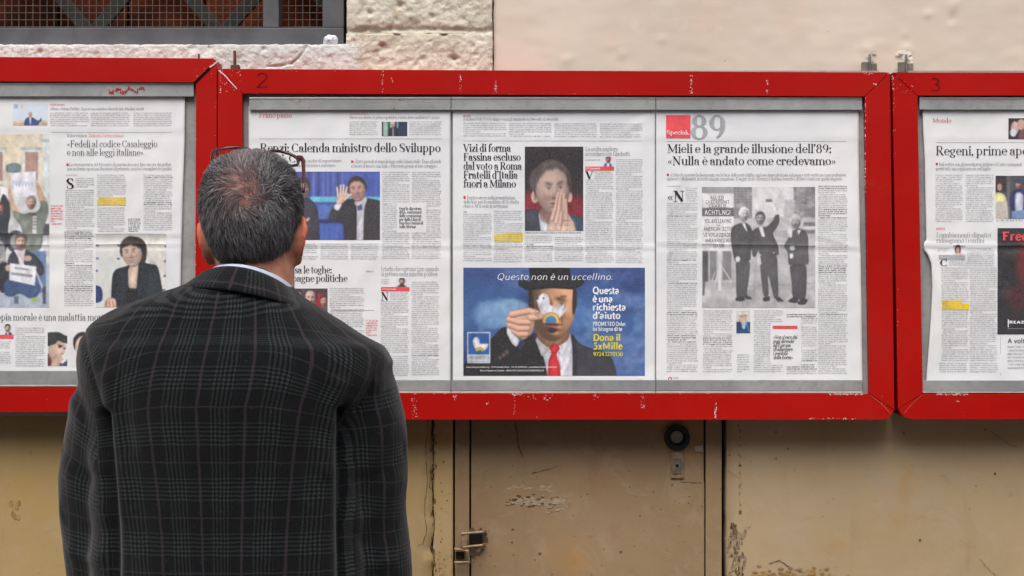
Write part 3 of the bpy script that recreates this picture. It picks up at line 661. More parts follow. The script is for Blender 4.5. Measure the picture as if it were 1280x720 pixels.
# ================================================================ PRINTED PICTURES, painted in code on a fine vertex grid
class Pic:
    def __init__(s, x0, y0, x1, y1, bgc=(200, 200, 200), res=1.6):
        s.b = (x0, y0, x1, y1); s.nx = int((x1-x0)*res)+1; s.ny = int((y1-y0)*res)+1
        s.x = np.linspace(x0, x1, s.nx)[None, :].repeat(s.ny, 0); s.y = np.linspace(y0, y1, s.ny)[:, None].repeat(s.nx, 1)
        s.c = np.zeros((s.ny, s.nx, 3))+np.array(bgc, float)
    def put(s, m, c, a=1.0):
        s.k = getattr(s, 'k', 0)+1; m = (np.clip(m, 0, 1)*a)[..., None]
        tone = 1+.17*fbm(s.x*.16+s.k*7.7, s.y*.11+s.k*3.1, 5, 3)+.05*fbm(s.x*.9, s.y*.5+s.k, 6, 2)
        s.c = s.c*(1-m)+np.asarray(c, float)*tone[..., None]*m; return s
    def ball(s, cx, cy, rx, ry, c, soft=.8, a=1, rot=0, l=(.25, -.5), k=.42):
        r = math.radians(rot); dx, dy = s.x-cx, s.y-cy; u = (dx*math.cos(r)+dy*math.sin(r))/rx; v = (-dx*math.sin(r)+dy*math.cos(r))/ry
        q = np.sqrt(u*u+v*v); nz = np.sqrt(np.clip(1-q*q, 0, 1)); lum = 1+k*(u*l[0]*1.4+v*l[1]+nz*.8-.62)
        m = (np.clip((1-q)*min(rx, ry)/soft+.5, 0, 1)*a)[..., None]; s.c = s.c*(1-m)+np.clip(np.asarray(c, float)*lum[..., None], 0, 250)*m; return s
    def blur(s, n=1):
        for _ in range(n):
            q = np.pad(s.c, ((1, 1), (1, 1), (0, 0)), 'edge'); s.c = (q[1:-1, 1:-1]*2+q[:-2, 1:-1]+q[2:, 1:-1]+q[1:-1, :-2]+q[1:-1, 2:])/6
        return s
    def rect(s, x0, y0, x1, y1, c, soft=.5, a=1):
        d = np.minimum(np.minimum(s.x-x0, x1-s.x), np.minimum(s.y-y0, y1-s.y)); return s.put(d/soft+.5, c, a)
    def ell(s, cx, cy, rx, ry, c, soft=.5, a=1, rot=0, top=1e9):
        r = math.radians(rot); dx, dy = s.x-cx, s.y-cy; u = dx*math.cos(r)+dy*math.sin(r); v = -dx*math.sin(r)+dy*math.cos(r)
        q = np.sqrt((u/rx)**2+(v/ry)**2); return s.put(np.minimum((1-q)*min(rx, ry)/soft+.5, (top-s.y)/.5+.5), c, a)
    def poly(s, P, c, soft=.5, a=1):
        P = [(P[i], P[i+1]) for i in range(0, len(P), 2)]; n0 = len(P); d = np.full(s.x.shape, 1e9)
        x0_, y0_, x1_, y1_ = s.b; P = [(a_-20 if a_ <= x0_+.6 else a_+20 if a_ >= x1_-.6 else a_, b_-20 if b_ <= y0_+.3 else b_+20 if b_ >= y1_-.7 else b_) for a_, b_ in P] if n0 > 4 else P
        if n0 > 4:
            for k_ in (.18, .22): P = [q for (a_, b_), (c_, e_) in zip(P, P[1:]+P[:1]) for q in ((a_*(1-k_)+c_*k_, b_*(1-k_)+e_*k_), (a_*k_+c_*(1-k_), b_*k_+e_*(1-k_)))]
        ins = np.zeros(s.x.shape, bool)
        for (ax, ay), (bx, by) in zip(P, P[1:]+P[:1]):
            ex, ey = bx-ax, by-ay; t = np.clip(((s.x-ax)*ex+(s.y-ay)*ey)/(ex*ex+ey*ey+1e-9), 0, 1)
            d = np.minimum(d, np.hypot(s.x-ax-t*ex, s.y-ay-t*ey))
            c1 = (ay > s.y) != (by > s.y); ins ^= c1 & (s.x < (bx-ax)*(s.y-ay)/(by-ay+1e-12)+ax)
        if n0 <= 4: return s.put(np.where(ins, d, -d)/soft+.5, c, a)
        vol = .84+.22*(1-np.exp(-d/2.6))+.16*fbm(s.x*.22+s.y*.10, s.y*.06, 77, 3); keep = s.c; s.put(np.where(ins, 1., 1.), np.array(c, float)); col_ = np.clip(s.c*vol[..., None], 0, 252); s.c = keep; m_ = (np.clip(np.where(ins, d, -d)/soft+.5, 0, 1)*a)[..., None]; s.c = s.c*(1-m_)+col_*m_; return s
    def line(s, P, wd, c, soft=.5, a=1):
        P = [(P[i], P[i+1]) for i in range(0, len(P), 2)]; d = np.full(s.x.shape, 1e9)
        for (ax, ay), (bx, by) in zip(P, P[1:]):
            ex, ey = bx-ax, by-ay; t = np.clip(((s.x-ax)*ex+(s.y-ay)*ey)/(ex*ex+ey*ey+1e-9), 0, 1); d = np.minimum(d, np.hypot(s.x-ax-t*ex, s.y-ay-t*ey))
        return s.put((wd/2-d)/soft+.5, c, a)
    def grad(s, c, ax='y', p=1.0, rev=False, a=1.0):
        x0, y0, x1, y1 = s.b; t = (s.y-y0)/(y1-y0) if ax == 'y' else (s.x-x0)/(x1-x0); t = 1-t if rev else t; return s.put(t**p, c, a)
    def cloud(s, c, seed, f=.03, lo=.0, hi=.5, a=1, box=None):
        m = np.clip((fbm(s.x*f, s.y*f*1.7, seed, 5)-lo)/(hi-lo), 0, 1)
        if box: m = m*np.clip(np.minimum(np.minimum(s.x-box[0], box[2]-s.x), np.minimum(s.y-box[1], box[3]-s.y))/6, 0, 1)
        return s.put(m, c, a)
    def grain(s, k=5, f=.9, seed=3):
        s.c = s.c+(fbm(s.x*f, s.y*f, seed, 2)*k)[..., None]; return s
    def tub(s, P, wd, c, a=1, k=.5, taper=1.0):
        """a rounded limb: cylinder shading across its width"""
        P = [(P[i], P[i+1]) for i in range(0, len(P), 2)]; d = np.full(s.x.shape, 1e9); side = np.zeros(s.x.shape); n = len(P)-1
        for i, ((ax, ay), (bx_, by_)) in enumerate(zip(P, P[1:])):
            ex, ey = bx_-ax, by_-ay; t = np.clip(((s.x-ax)*ex+(s.y-ay)*ey)/(ex*ex+ey*ey+1e-9), 0, 1); w_ = 1+(taper-1)*(i+t)/n
            q = np.hypot(s.x-ax-t*ex, s.y-ay-t*ey)/(wd/2*w_); side = np.where(q < d, (s.x-ax-t*ex)*.5+(s.y-ay-t*ey)*.85, side); d = np.minimum(d, q)
        lum = 1+k*(np.sqrt(np.clip(1-d*d, 0, 1))-.75)-k*.5*side/(wd/2)
        m = (np.clip((1-d)*wd/2/.5+.5, 0, 1)*a)[..., None]; s.c = s.c*(1-m)+np.clip(np.asarray(c, float)*lum[..., None], 0, 250)*m; return s
    def face(s, cx, cy, w, h, skin=(214, 170, 148), hair=(60, 48, 42), rot=0, gray=False, hairline=-.50, turn=0, light=(-.45, -.5, .75), smile=0, beard=0, cap=True, open_=0, contrast=1.0, fringe=0):
        """a generic head lit as a relief: brow, sockets, nose, cheeks, lips and chin on a rounded mask"""
        sk = np.array(skin, float); hr = np.array(hair, float)
        r = math.radians(rot); dx, dy = s.x-cx, s.y-cy; u = (dx*math.cos(r)+dy*math.sin(r))/(w/2); v = (-dx*math.sin(r)+dy*math.cos(r))/(h/2)
        if cap:
            qh = np.hypot((u-.05*turn)/1.16, (v+.22)/1.0); tone = 1+.25*fbm(u*5+v*1.5, v*2.2, 31, 3)-.5*(u*light[0]*-.5)
            mh = (np.clip((1-qh)*w*.5/.7+.5, 0, 1)*np.clip((.25-v)/.15, 0, 1))[..., None]; s.c = s.c*(1-mh)+np.clip(hr*tone[..., None], 0, 250)*mh
        lowv = np.clip(v-.1, 0, 1); uj = u/(1-.30*lowv**1.6); q = (np.abs(uj)**2.3+np.abs(v)**2.3)**(1/2.3)
        yaw = .34*turn; uf = (u-yaw*np.sqrt(np.clip(1-v*v*.6, 0, 1)))/(1-.12*abs(turn)); au = np.abs(uf); g = lambda a, b: np.exp(-(a/b)**2)
        H = .75*np.sqrt(np.clip(1-q*q, 0, 1)); H = H+.26*g(uf, .14)*np.clip((v+.20)/.48, 0, 1)*(v < .33)+.17*g(uf, .19)*g(v-.25, .10)+.06*g(au-.16, .08)*g(v-.27, .06)
        H = H-.10*g(au-.37, .19)*g(v+.09, .12)+.06*g(au-.37, .12)*g(v+.07, .06)+.08*g(au-.36, .30)*g(v+.27, .08)+.07*g(au-.55, .20)*g(v-.17, .17)-.05*g(au-.34-.06*smile, .07)*g(v-.42, .16)
        H = H+.06*g(uf, .27)*g(v-.47, .05)+.075*g(uf, .24)*g(v-.61, .06)-.07*g(uf, .30)*g(v-.54, .025)-.05*g(uf, .3)*g(v-.71, .05)+.10*g(uf, .26)*g(v-.86, .11)
        gy, gx = np.gradient(H); su_ = w/2/(s.x[0, 1]-s.x[0, 0]); sv_ = h/2/(s.y[1, 0]-s.y[0, 0]); nx_, ny_ = -gx*su_, -gy*sv_; nl = np.sqrt(nx_**2+ny_**2+.55); lv = np.array(light)/np.linalg.norm(light)
        lum = (.58+.12*(1-contrast))+.62*contrast*np.clip((nx_*lv[0]+ny_*lv[1]+.74*lv[2])/nl, 0, 1.3)-.10*contrast
        alb = sk*(1+.05*fbm(u*6, v*6, 41, 3))[..., None]
        def tint(m, c_): return alb*(1-m[..., None])+np.asarray(c_, float)*m[..., None]
        red = sk*np.array([.98, .80, .78]) if not gray else sk*.9
        alb = tint(.45*g(au-.5, .22)*g(v-.22, .16)+.4*g(uf, .16)*g(v-.26, .1), red)
        alb = tint(.85*g(uf, .26-.02*smile)*g(v-.54-.04*smile*0, .075+.05*open_), sk*np.array([.80, .52, .52]) if not gray else sk*.62)
        alb = tint(np.clip(.95*g(uf, .25+.06*smile)*g(v-.54+.35*smile*uf*uf, .018+.06*open_), 0, 1), (90, 44, 44) if not gray else (60, 60, 60))
        if smile > .4: alb = tint(np.clip(1.2*g(uf, .26)**2*g(v-.53+.2*smile*uf*uf, .04), 0, 1), (236, 228, 222) if not gray else (226, 226, 226))
        alb = tint(.66*np.exp(-((au-.37)/.22)**4)*g(v+.29+.10*np.abs(au-.37)-.05*(au < .3), .042), hr*.8)
        alb = tint(.22*g(au-.37, .20)*g(v+.10, .10), sk*.6); alb = tint(.75*np.exp(-((au-.37)/.13)**4)*g(v+.075, .035), (206, 200, 196) if not gray else (190, 190, 190))
        alb = tint(.8*g(au-.37, .048)*g(v+.078, .045), (54, 42, 36)); alb = tint(.45*np.exp(-((au-.37)/.16)**4)*g(v+.115, .020), (52, 36, 32)); alb = tint(.6*g(au-.085, .04)*g(v-.33, .025), sk*.35)
        if beard: alb = tint(beard*np.clip((v-.30)/.14, 0, 1)*(1-.8*g(uf, .17)*g(v-.56, .07)), hr*.9+sk*.12)
        hl = hairline-.10+.42*np.abs(uf)**2.4*(1-.5*fringe)+.09*fbm(u*7, v*2, 51, 3)+fringe*(.28+.16*fbm(u*6, v*.4, 53, 2)); mh = np.clip((hl-v)/.15, 0, 1); mh = np.maximum(mh, np.clip((np.abs(u)-.86+.1*v)/.06, 0, 1)*np.clip((-.02-v)/.2, 0, 1)) if cap else mh*0
        htone = (1+.30*fbm(u*7+v*2, v*2.5, 61, 3)+.25*(-u*.5-v*.3))[..., None]; out = alb*lum[..., None]*1.02; out = out*(1-mh[..., None])+hr*htone*mh[..., None]
        m = np.clip((1-q)*min(w, h)/2/.7+.5, 0, 1)[..., None]; s.c = s.c*(1-m)+np.clip(out, 0, 250)*m; return s
    def make(s, page, off, parent, name='photograph', nb=2):
        s.blur(nb)
        V = page.map(s.x.ravel(), s.y.ravel(), off)
        return mesh_obj(name, V, grid_faces(s.nx, s.ny), PRINT, parent, True, vcol=lin(np.clip(s.c, 0, 255).reshape(-1, 3)))

class Page:
    def __init__(s, label, x0, y0, x1, y1, seed, creases, left=None, right=None, dy=0, wrinkle=()):
        s.seed = seed; s.creases = creases; s.b = (x0, y0, x1, y1); s.y = YP+dy; s.wr = wrinkle; s.n = 0
        s.root = thing('newspaper_page', label, 'newspaper', W((x0+x1)/2, y1, s.y), 'newspaper pages pinned up in the red boards')
        nx = int((x1-x0)/3.2)+1; ny = int((y1-y0)/3.2)+1
        t = np.linspace(0, 1, nx)[None, :]; yy = np.linspace(y0, y1, ny)[:, None]
        le = np.interp(yy, *zip(*left)) if left else np.full_like(yy, x0); ri = np.interp(yy, *zip(*right)) if right else np.full_like(yy, x1)
        gx = le*(1-t)+ri*t; gy = np.repeat(yy, nx, 1)
        A = s.map(gx.ravel(), gy.ravel(), 0.0); B = A.copy(); B[:, 1] += .0003; n = nx*ny
        F = grid_faces(nx, ny); idx = np.arange(n).reshape(ny, nx)
        loop = np.concatenate([idx[0, :], idx[1:, -1], idx[-1, -2::-1], idx[-2:0:-1, 0]]); l2 = np.roll(loop, -1)
        S = np.stack([loop, loop+n, l2+n, l2], -1)
        s.sheet = mesh_obj('sheet', np.concatenate([A, B]), np.concatenate([F, F[:, ::-1]+n, S]), PAPER, s.root, True)
        s.body = []; s.bodyr = []; s.bodyb = []
    def h(s, px, py):
        x0, y0, x1, y1 = s.b
        q = .0021*fbm(px/75., py/95., s.seed, 3)+.0008*fbm(px/16.+py/60., py/38., s.seed+1, 2)
        for (cy, a, wd, tilt) in s.creases:
            d = (py-cy-tilt*(px-x0)-1.2*fbm(px/40., px*0, s.seed+9, 2))/wd; q = q+a*np.exp(-np.abs(d))
            q = q-.6*a*np.exp(-((d-3.2)/2.2)**2)
        for (ax, ay, ux, uy, a, wd, ln) in s.wr:   # slanted pulls in the sheet
            l = math.hypot(ux, uy); ux_, uy_ = ux/l, uy/l; u = (px-ax)*ux_+(py-ay)*uy_; v = -(px-ax)*uy_+(py-ay)*ux_
            q = q+a*np.exp(-(v/wd)**2)*np.exp(-(u/ln)**2)
        k = np.clip(np.minimum(py-y0, y1-py)/22., 0, 1)
        return .0022+np.clip(q*k, -.0022, .006)
    def map(s, px, py, off):
        px = np.asarray(px, float); py = np.asarray(py, float); d0 = CAMD+s.y
        return np.stack([(px-640)*d0/FPX, s.y-s.h(px, py)-off, CAMZ+(360-py)*d0/FPX], -1)
    def quads(s, name, Q, mat, off, parent=None, kind=None):
        """Q: array n,4,2 of photo-plane coordinates; consecutive shapes step forward a hair"""
        Q = np.asarray(Q, float); n = len(Q); V = s.map(Q[..., 0].ravel(), Q[..., 1].ravel(), off+np.repeat((np.arange(n) % 7)*.00002, 4))
        o = mesh_obj(name, V, np.arange(n*4).reshape(n, 4)[:, ::-1].copy(), mat, parent or s.root)
        if kind: o['kind'] = kind
        return o
    def text(s, txt, x0, x1, base, cap, T=10, t=2.6, mat=None, serif=True, name='headline', slant=0, rise=0, parent=None, off=.00055, wig=0):
        T = T*.86 if serif else T*.92; Q, adv = strokes(txt, T, t, serif, track=-.5 if serif else 0); Q = np.array(Q); k = cap/70.; kx = (x1-x0)/adv
        X_ = x0+Q[..., 0]*kx+Q[..., 1]*k*slant; Y_ = base-Q[..., 1]*k+rise*(X_-x0)/(x1-x0)
        return s.quads(name, np.stack([X_, Y_], -1), mat or INK, off, parent)
    def rect(s, x0, y0, x1, y1, mat, name='colour_block', off=.0003, parent=None, skew=0):
        n = max(1, int((x1-x0)/6)); e = np.linspace(x0, x1, n+1)
        return s.quads(name, [((a, y0), (a, y1), (b, y1), (b, y0)) for a, b in zip(e[:-1], e[1:])], mat, off, parent)
    def block(s, x0, y0, x1, y1, pitch=2.62, kind='g', holes=(), dx=0.0, xh=None, bold=()):
        """running text: every letter a couple of tiny marks on its line"""
        rr = random.Random(int(x0*7+y0*13)); y = y0+pitch; dst = {'g': s.body, 'r': s.bodyr, 'b': s.bodyb}[kind]; X_h = xh or pitch*.44; ln = 0
        nl = int((y1-y0)/pitch); para = rr.randint(4, 11)
        while y <= y1+.01:
            ln += 1; para -= 1
            xe = x1-(rr.random()**2*2.0 if para else rr.uniform(.2, .7)*(x1-x0)); x = x0+(1.6 if para == -1 else 0)
            if para < 0: para = rr.randint(5, 14)
            D = dst if not any(a <= y <= b for a, b in bold) else s.bodyb
            while x < xe-1:
                wl = rr.randint(1, 9)
                for i in range(wl):
                    if x > xe: break
                    if not any(a < x+.5 and x < c+.5 and b < y and y-pitch*.7 < e for a, b, c, e in holes):
                        xx = x+dx*(y-y0); q = rr.random()
                        top = X_h*(1.5 if q < .25 else 1); bot = (-.35*X_h if q > .88 else 0); st = .25
                        D.append(((xx, y-top), (xx, y-bot), (xx+st, y-bot), (xx+st, y-top)))
                        if q > .3: D.append(((xx+.5, y-X_h), (xx+.5, y), (xx+.5+st, y), (xx+.5+st, y-X_h)))
                        if .2 < q < .8: D.append(((xx+.2, y-X_h), (xx+.2, y-X_h+.26), (xx+.7, y-X_h+.26), (xx+.7, y-X_h)))
                    x += .98 if q_w(rr) else .8
                x += .62
            y += pitch
    def done(s):
        for nm, q, mt in (('body_text', s.body, INKB), ('red_text', s.bodyr, INKP), ('bold_text', s.bodyb, INK)):
            if q: s.quads(nm, q, mt, .0004, None, 'stuff')
def q_w(rr): return rr.random() < .6

# ---------------------------------------------------------------- left page
pL = Page('newspaper page showing raised protest signs and a smiling woman in black', -250, 116, 231, 467, 21, [(292, .0010, 2.2, .0), (307, .0009, 1.4, -.005), (160, .0005, 3, 0)],
          right=([(116, 231.5), (180, 231), (250, 228.5), (330, 226.5), (467, 225)][0:1] and [(116, 231.5), (180, 231), (250, 228.5), (330, 226.5), (467, 225)]), left=[(116, -250), (467, -250)],
          wrinkle=[(215, 335, .2, 1, .0016, 5, 50), (222, 190, .05, 1, -.0014, 6, 60)])
p = Pic(17, 130, 60, 157, (214, 226, 236)); p.rect(17, 153.6, 60, 157, (206, 172, 128)); p.rect(17, 151, 60, 153.8, (214, 204, 196)); p.poly([29, 157, 31, 150, 36, 146.5, 42, 147, 47, 151, 50, 150.5, 52, 147, 53, 151, 49, 154, 46, 157], (66, 78, 128)); p.poly([37, 147, 40, 147, 39, 156, 38, 156], (214, 218, 232)); p.ell(38.6, 143.4, 2.4, 3.4, (196, 168, 150)); p.rect(18, 130, 23, 136, (176, 190, 214)); p.rect(26, 131, 30, 136, (224, 196, 190)); p.grain(6).make(pL, .00035, pL.root)
# protest photograph
p = Pic(-90, 168, 62, 384, (226, 214, 186), 1.35)
p.rect(-90, 168, 62, 262, (228, 214, 184)); p.cloud((214, 204, 186), 4, .05, 0, .5, .5)
for x in (-60, -12, 32): p.rect(x-4, 186, x+18, 246, (226, 226, 216)); p.rect(x, 190, x+16, 244, (176, 142, 128)); p.rect(x-6, 184, x+21, 188, (182, 188, 180)); [p.line([x, y_, x+16, y_], .5, (150, 118, 108), .6, .5) for y_ in range(192, 244, 2)]
p.rect(54, 168, 62, 262, (214, 224, 226)); p.rect(50, 174, 62, 178, (190, 200, 196))
p.poly([8, 216, 8, 207, 12, 205, 18, 203.5, 24, 205, 27, 207, 27, 216], (110, 130, 138)); p.rect(-90, 226, 62, 231, (216, 214, 204)); p.rect(-90, 246, 62, 384, (206, 208, 208)); p.rect(-90, 352, 62, 384, (176, 188, 200)); p.rect(40, 330, 62, 384, (170, 182, 196))
p.ell(20, 302, 12, 14, (62, 60, 66)); p.ell(20, 302, 7, 9, (150, 150, 152)); p.rect(-90, 290, 8, 296, (60, 64, 70)); p.rect(48, 280, 62, 294, (70, 70, 76))
# two held-up placards and people with raised arms
p.poly([14, 217, 45, 214, 47, 244, 17, 247], (234, 234, 240)); p.line([17, 226, 17, 236], .9, (150, 160, 200)); [p.line([x, 226+(x % 3), x+2, 236-(x % 4), x+3, 227], .7, (156, 162, 196), .5, .9) for x in range(19, 42, 4)]
p.poly([0, 232, 10, 236, 12, 252, 2, 262], (240, 240, 244))
p.poly([10, 236, 14, 236, 17, 252, 24, 264, 30, 268, 26, 278, 18, 272, 12, 258], (214, 178, 142)); p.poly([44, 226, 48, 228, 58, 250, 61, 262, 54, 268, 50, 254], (212, 176, 142))
p.poly([16, 262, 30, 268, 36, 266, 44, 266, 50, 262, 52, 250, 60, 252, 61, 268, 55, 284, 52, 314, 30, 314, 28, 284, 18, 272], (118, 126, 116)); p.poly([36, 266, 46, 266, 42, 274], (90, 70, 66)); p.rect(41, 270, 46, 292, (210, 210, 206), .6, .9); [p.line([42, y_, 46, y_], .8, (70, 70, 74)) for y_ in (273, 277, 281, 286)]
p.face(39.5, 254, 11, 16, (206, 160, 146), (130, 124, 118)); p.rect(34, 314, 58, 366, (94, 122, 160)); p.line([46, 318, 47, 362], 2, (60, 84, 120), 1.5, .7)
p.poly([0, 286, -8, 270, -2, 262, 4, 240, 12, 252, 14, 268, 10, 284, 12, 300, 6, 318, 0, 330], (46, 52, 62)); p.poly([-20, 300, 6, 300, 8, 330, 2, 364, -22, 366], (160, 162, 160)); p.cloud((90, 92, 94), 8, .5, .05, .15, .8, (-30, 296, 8, 372)); p.face(0, 262, 10, 15, (196, 140, 126), (110, 62, 48))
p.poly([-2, 330, 10, 326, 12, 360, 2, 368, -3, 350], (36, 38, 46))
# crouching man holding a sign
p.poly([6, 352, 14, 348, 46, 350, 52, 360, 48, 370, 38, 374, 26, 366, 14, 372, 5, 368], (58, 82, 124)); p.poly([9, 330, 12, 318, 20, 312, 34, 312, 44, 318, 54, 330, 57, 340, 52, 346, 44, 340, 46, 352, 10, 352], (50, 54, 66))
p.poly([20, 312, 32, 312, 30, 334, 26, 334], (208, 202, 204)); p.line([19, 313, 34, 338], 2.2, (226, 214, 214)); p.line([44, 336, 54, 360], 1.8, (220, 204, 204)); p.face(26.4, 303, 13, 20, (208, 168, 150), (96, 92, 90)); p.ell(27, 310, 4.6, 3.4, (120, 100, 90), 2, .7)
p.ell(35, 323, 5, 3.6, (206, 162, 140)); p.ell(11, 335, 4, 4, (208, 166, 146)); p.poly([13, 329, 46, 333, 44, 357, 12, 350], (230, 231, 235)); p.line([20, 335, 36, 337], 2.4, (120, 122, 132), 1, .75); p.line([16, 342, 40, 345], 3, (104, 106, 116), 1, .75)
p.rect(18, 370, 24, 380, (60, 74, 96), 2, .8); p.rect(40, 372, 47, 378, (168, 196, 84), 1.5, .8); p.rect(-90, 381, 62, 384, (168, 184, 206)); p.rect(54, 358, 58, 380, (50, 52, 58), 1.5, .8)
p.c = p.c*.93+16; p.grain(9, .6).make(pL, .00035, pL.root)
T = pL.text
T('DIREZIONE', 63, 82, 132, 2.2, 9, 4, INKP, False, 'kicker'); T('Alfano ottiene Bridge. Agneri raccontato e decreti dei cittadini stabili', 63, 180, 137.8, 3.6, 7, 2.6, INKG, True, 'deck')
for a in (63, 114, 167): pL.block(a, 139.5, a+48, 158, 2.6)
T('Intervista a', 84, 109, 171.3, 4, 7, 3, INKG, True, 'kicker'); T('Debora Serracchiani', 111, 155, 171.3, 4, 8, 3, m_ink('coral_ink', (232, 128, 104)), True, 'kicker')
T('«Fedeli al codice Casaleggio', 84, 197, 184, 8.4, 7.5, 2.4, INK); T('e non alle leggi italiane»', 84, 180, 194.6, 8.4, 7.5, 2.4, INK)
T('La vicesegretaria del Pd contro il guardaroba mica fare ora ora dei grillini', 87, 214, 207.6, 4, 7, 2.8, INKG, True, 'deck'); T('non mettiamo spazi ma discutono di primarie, mentre i consiglieri dei giudici', 84, 215, 212.8, 4, 7, 2.8, INKG, True, 'deck')
pL.rect(83.6, 204.4, 86.4, 207.6, INKR, 'bullet')
T('S', 83, 93, 236, 13, 15, 3.4, INK, True, 'drop_cap')
pL.block(83, 217, 99, 220, 2.4); pL.block(95, 221, 118, 236); pL.block(82, 236, 118, 290); pL.block(81, 288, 117, 384.5, bold=((289, 299), (328, 334), (358, 364))); pL.block(122, 217, 158, 258); pL.block(122, 258, 157, 290); pL.block(180, 217, 216, 290, bold=((220, 223), (253, 257))); pL.block(161, 272, 176, 290, 2.5, 'b')
pL.rect(123, 246.6, 157.6, 252, HIGH, 'highlighter_mark', .0003); pL.rect(121.8, 251.6, 157.6, 257, HIGH, 'highlighter_mark', .00033); pL.block(63.5, 255, 79, 282, 3.2, 'r', xh=1.6); pL.rect(64, 165.4, 215, 165.8, INKL, 'rule', .0003)
p = Pic(120, 292, 208, 384, (216, 218, 212)); p.grad((226, 222, 212), 'x'); p.cloud((206, 212, 208), 5, .06, 0, .6, .6)
for q in ((122, 307), (122, 323), (149, 307), (148.5, 323.5), (121, 338.5), (212-4, 308), (211-4, 326.5), (210.5-4, 345), (209-4, 362.5)): p.ell(q[0], q[1], 2, 1.2, (76, 88, 134), .8, .9)
p.poly([140, 384, 139, 372, 141, 342, 146, 336, 158, 333, 164, 330, 176, 326, 186, 330, 196, 331, 199, 338, 205, 372, 206, 384], (36, 44, 50)); p.ell(192, 360, 8, 24, (44, 60, 66), 8, .6)
p.poly([160, 334, 174, 326, 172, 350, 171, 361, 166, 364, 161, 360], (220, 196, 174)); p.poly([160, 360, 172, 361, 176, 384, 158, 384], (28, 32, 36), 1.5); p.ell(168.6, 311.5, 15.2, 15.5, (58, 50, 46)); p.poly([178, 306, 184, 312, 183, 326, 178, 332, 174, 326], (54, 48, 44)); p.face(165.4, 316.5, 25, 35, (240, 212, 190), (58, 50, 46), -7, turn=-.5, smile=1.4, fringe=.8, hairline=-.6, light=(-.3, -.2, 1), contrast=.45)
p.poly([120, 355, 126, 357, 129, 366, 128, 378, 120, 381], (44, 66, 112)); p.poly([130, 384, 131, 376, 138, 371, 146, 374, 147, 384], (214, 176, 154)); [p.line([x, 377, x+1, 384], 1.1, (150, 100, 92)) for x in (133, 137, 141)]; p.poly([164, 384, 166, 377, 180, 374, 190, 377, 192, 384], (224, 220, 214)); p.grain(5).make(pL, .00035, pL.root)
T('La doppia morale è una malattia mortale', -27, 143, 400.5, 8.6, 7.5, 2.4, INK)
p = Pic(0, 405, 20, 418.4, (224, 228, 231)); p.poly([3, 418.4, 7, 415.6, 12, 414.6, 15.5, 416.5, 17, 418.4], (44, 46, 54)); p.poly([8.5, 415, 12, 415, 11, 418.4, 9.5, 418.4], (226, 228, 232)); p.face(10, 410.6, 6.4, 10, (216, 180, 164), (60, 50, 46)); p.make(pL, .00035, pL.root)
pL.rect(-30, 418.4, 17.4, 423.4, INKP, 'colour_bar'); pL.block(-24, 425, 14, 458); pL.block(20, 408, 57, 458); pL.block(-140, 384+6, -34, 458); pL.block(-240, 168, -100, 384); pL.block(-240, 132, -100, 157)
p = Pic(60, 414, 84.5, 457.5, (228, 230, 228)); p.poly([60, 442, 64, 440, 66, 457.5, 60, 457.5], (96, 52, 58)); p.poly([60, 418, 66, 415, 74, 415, 81, 419, 85.4, 427, 85, 431.5, 80, 429, 73, 425, 70, 430, 64, 433, 60, 430], (56, 60, 56), .8); p.poly([61, 432, 70, 430, 73, 425.5, 83, 430.5, 82, 436, 80.5, 442, 78, 444, 74, 450, 66, 450, 61, 442], (220, 190, 168), .8); p.ell(75.5, 433.4, 2.4, 1.3, (50, 40, 38), .7); p.ell(81, 435.5, 1.5, .9, (60, 50, 46), .7); p.line([73, 430.8, 79, 432.4], 1.1, (52, 44, 42)); p.ell(77.6, 442, 2.2, .9, (196, 110, 108)); p.ell(66, 442, 5, 7, (176, 150, 134), 4, .6)
p.poly([62, 457.5, 65, 449, 70, 444, 76, 444, 80, 449, 76, 454, 74, 457.5], (216, 184, 160)); p.poly([74, 457.5, 77, 452, 84.5, 449, 84.5, 457.5], (66, 80, 96)); p.poly([76, 452, 83, 448.5, 84, 450.5, 78, 455], (232, 234, 236)); p.grain(4).make(pL, .00035, pL.root)
p = Pic(88, 414, 118, 457.5, (226, 228, 226)); p.ell(104, 428, 12, 13, (50, 48, 46)); p.ell(104, 434, 9.5, 14, (210, 180, 160)); p.line([93, 422, 92.4, 430, 94, 437], .8, (50, 50, 54)); p.make(pL, .00035, pL.root); pL.done()

# ---------------------------------------------------------------- page with the waving man
pA = Page('newspaper page partly hidden by the man, printed with a waving figure on a blue stage', 311, 133, 563.2, 479, 31, [(305, .0011, 1.6, .012), (300, -.0004, 6, 0), (172, .0004, 3, 0)], wrinkle=[(500, 430, .35, -1, .0014, 9, 60), (470, 340, .05, 1, .0009, 2, 30), (548, 150, 1, -.5, .001, 5, 26)])
T = pA.text
T('Primo piano', 324, 365, 147.3, 6.2, 8.5, 3, INKR, True, 'section_title'); T('GIUSTIZIA CIVILE', 437, 460, 143.2, 2.0, 9, 4, INKP, False, 'kicker'); T('Marra esce dentro, la prima repubblica, e verso, deve candidarsi il 5 giugno', 437, 550, 148.6, 3.7, 7, 2.8, INKG, True, 'deck')
pA.block(437, 150.5, 472, 170); pA.block(512, 150.5, 552, 170); pA.rect(324, 173.4, 552, 173.8, INKL, 'rule')
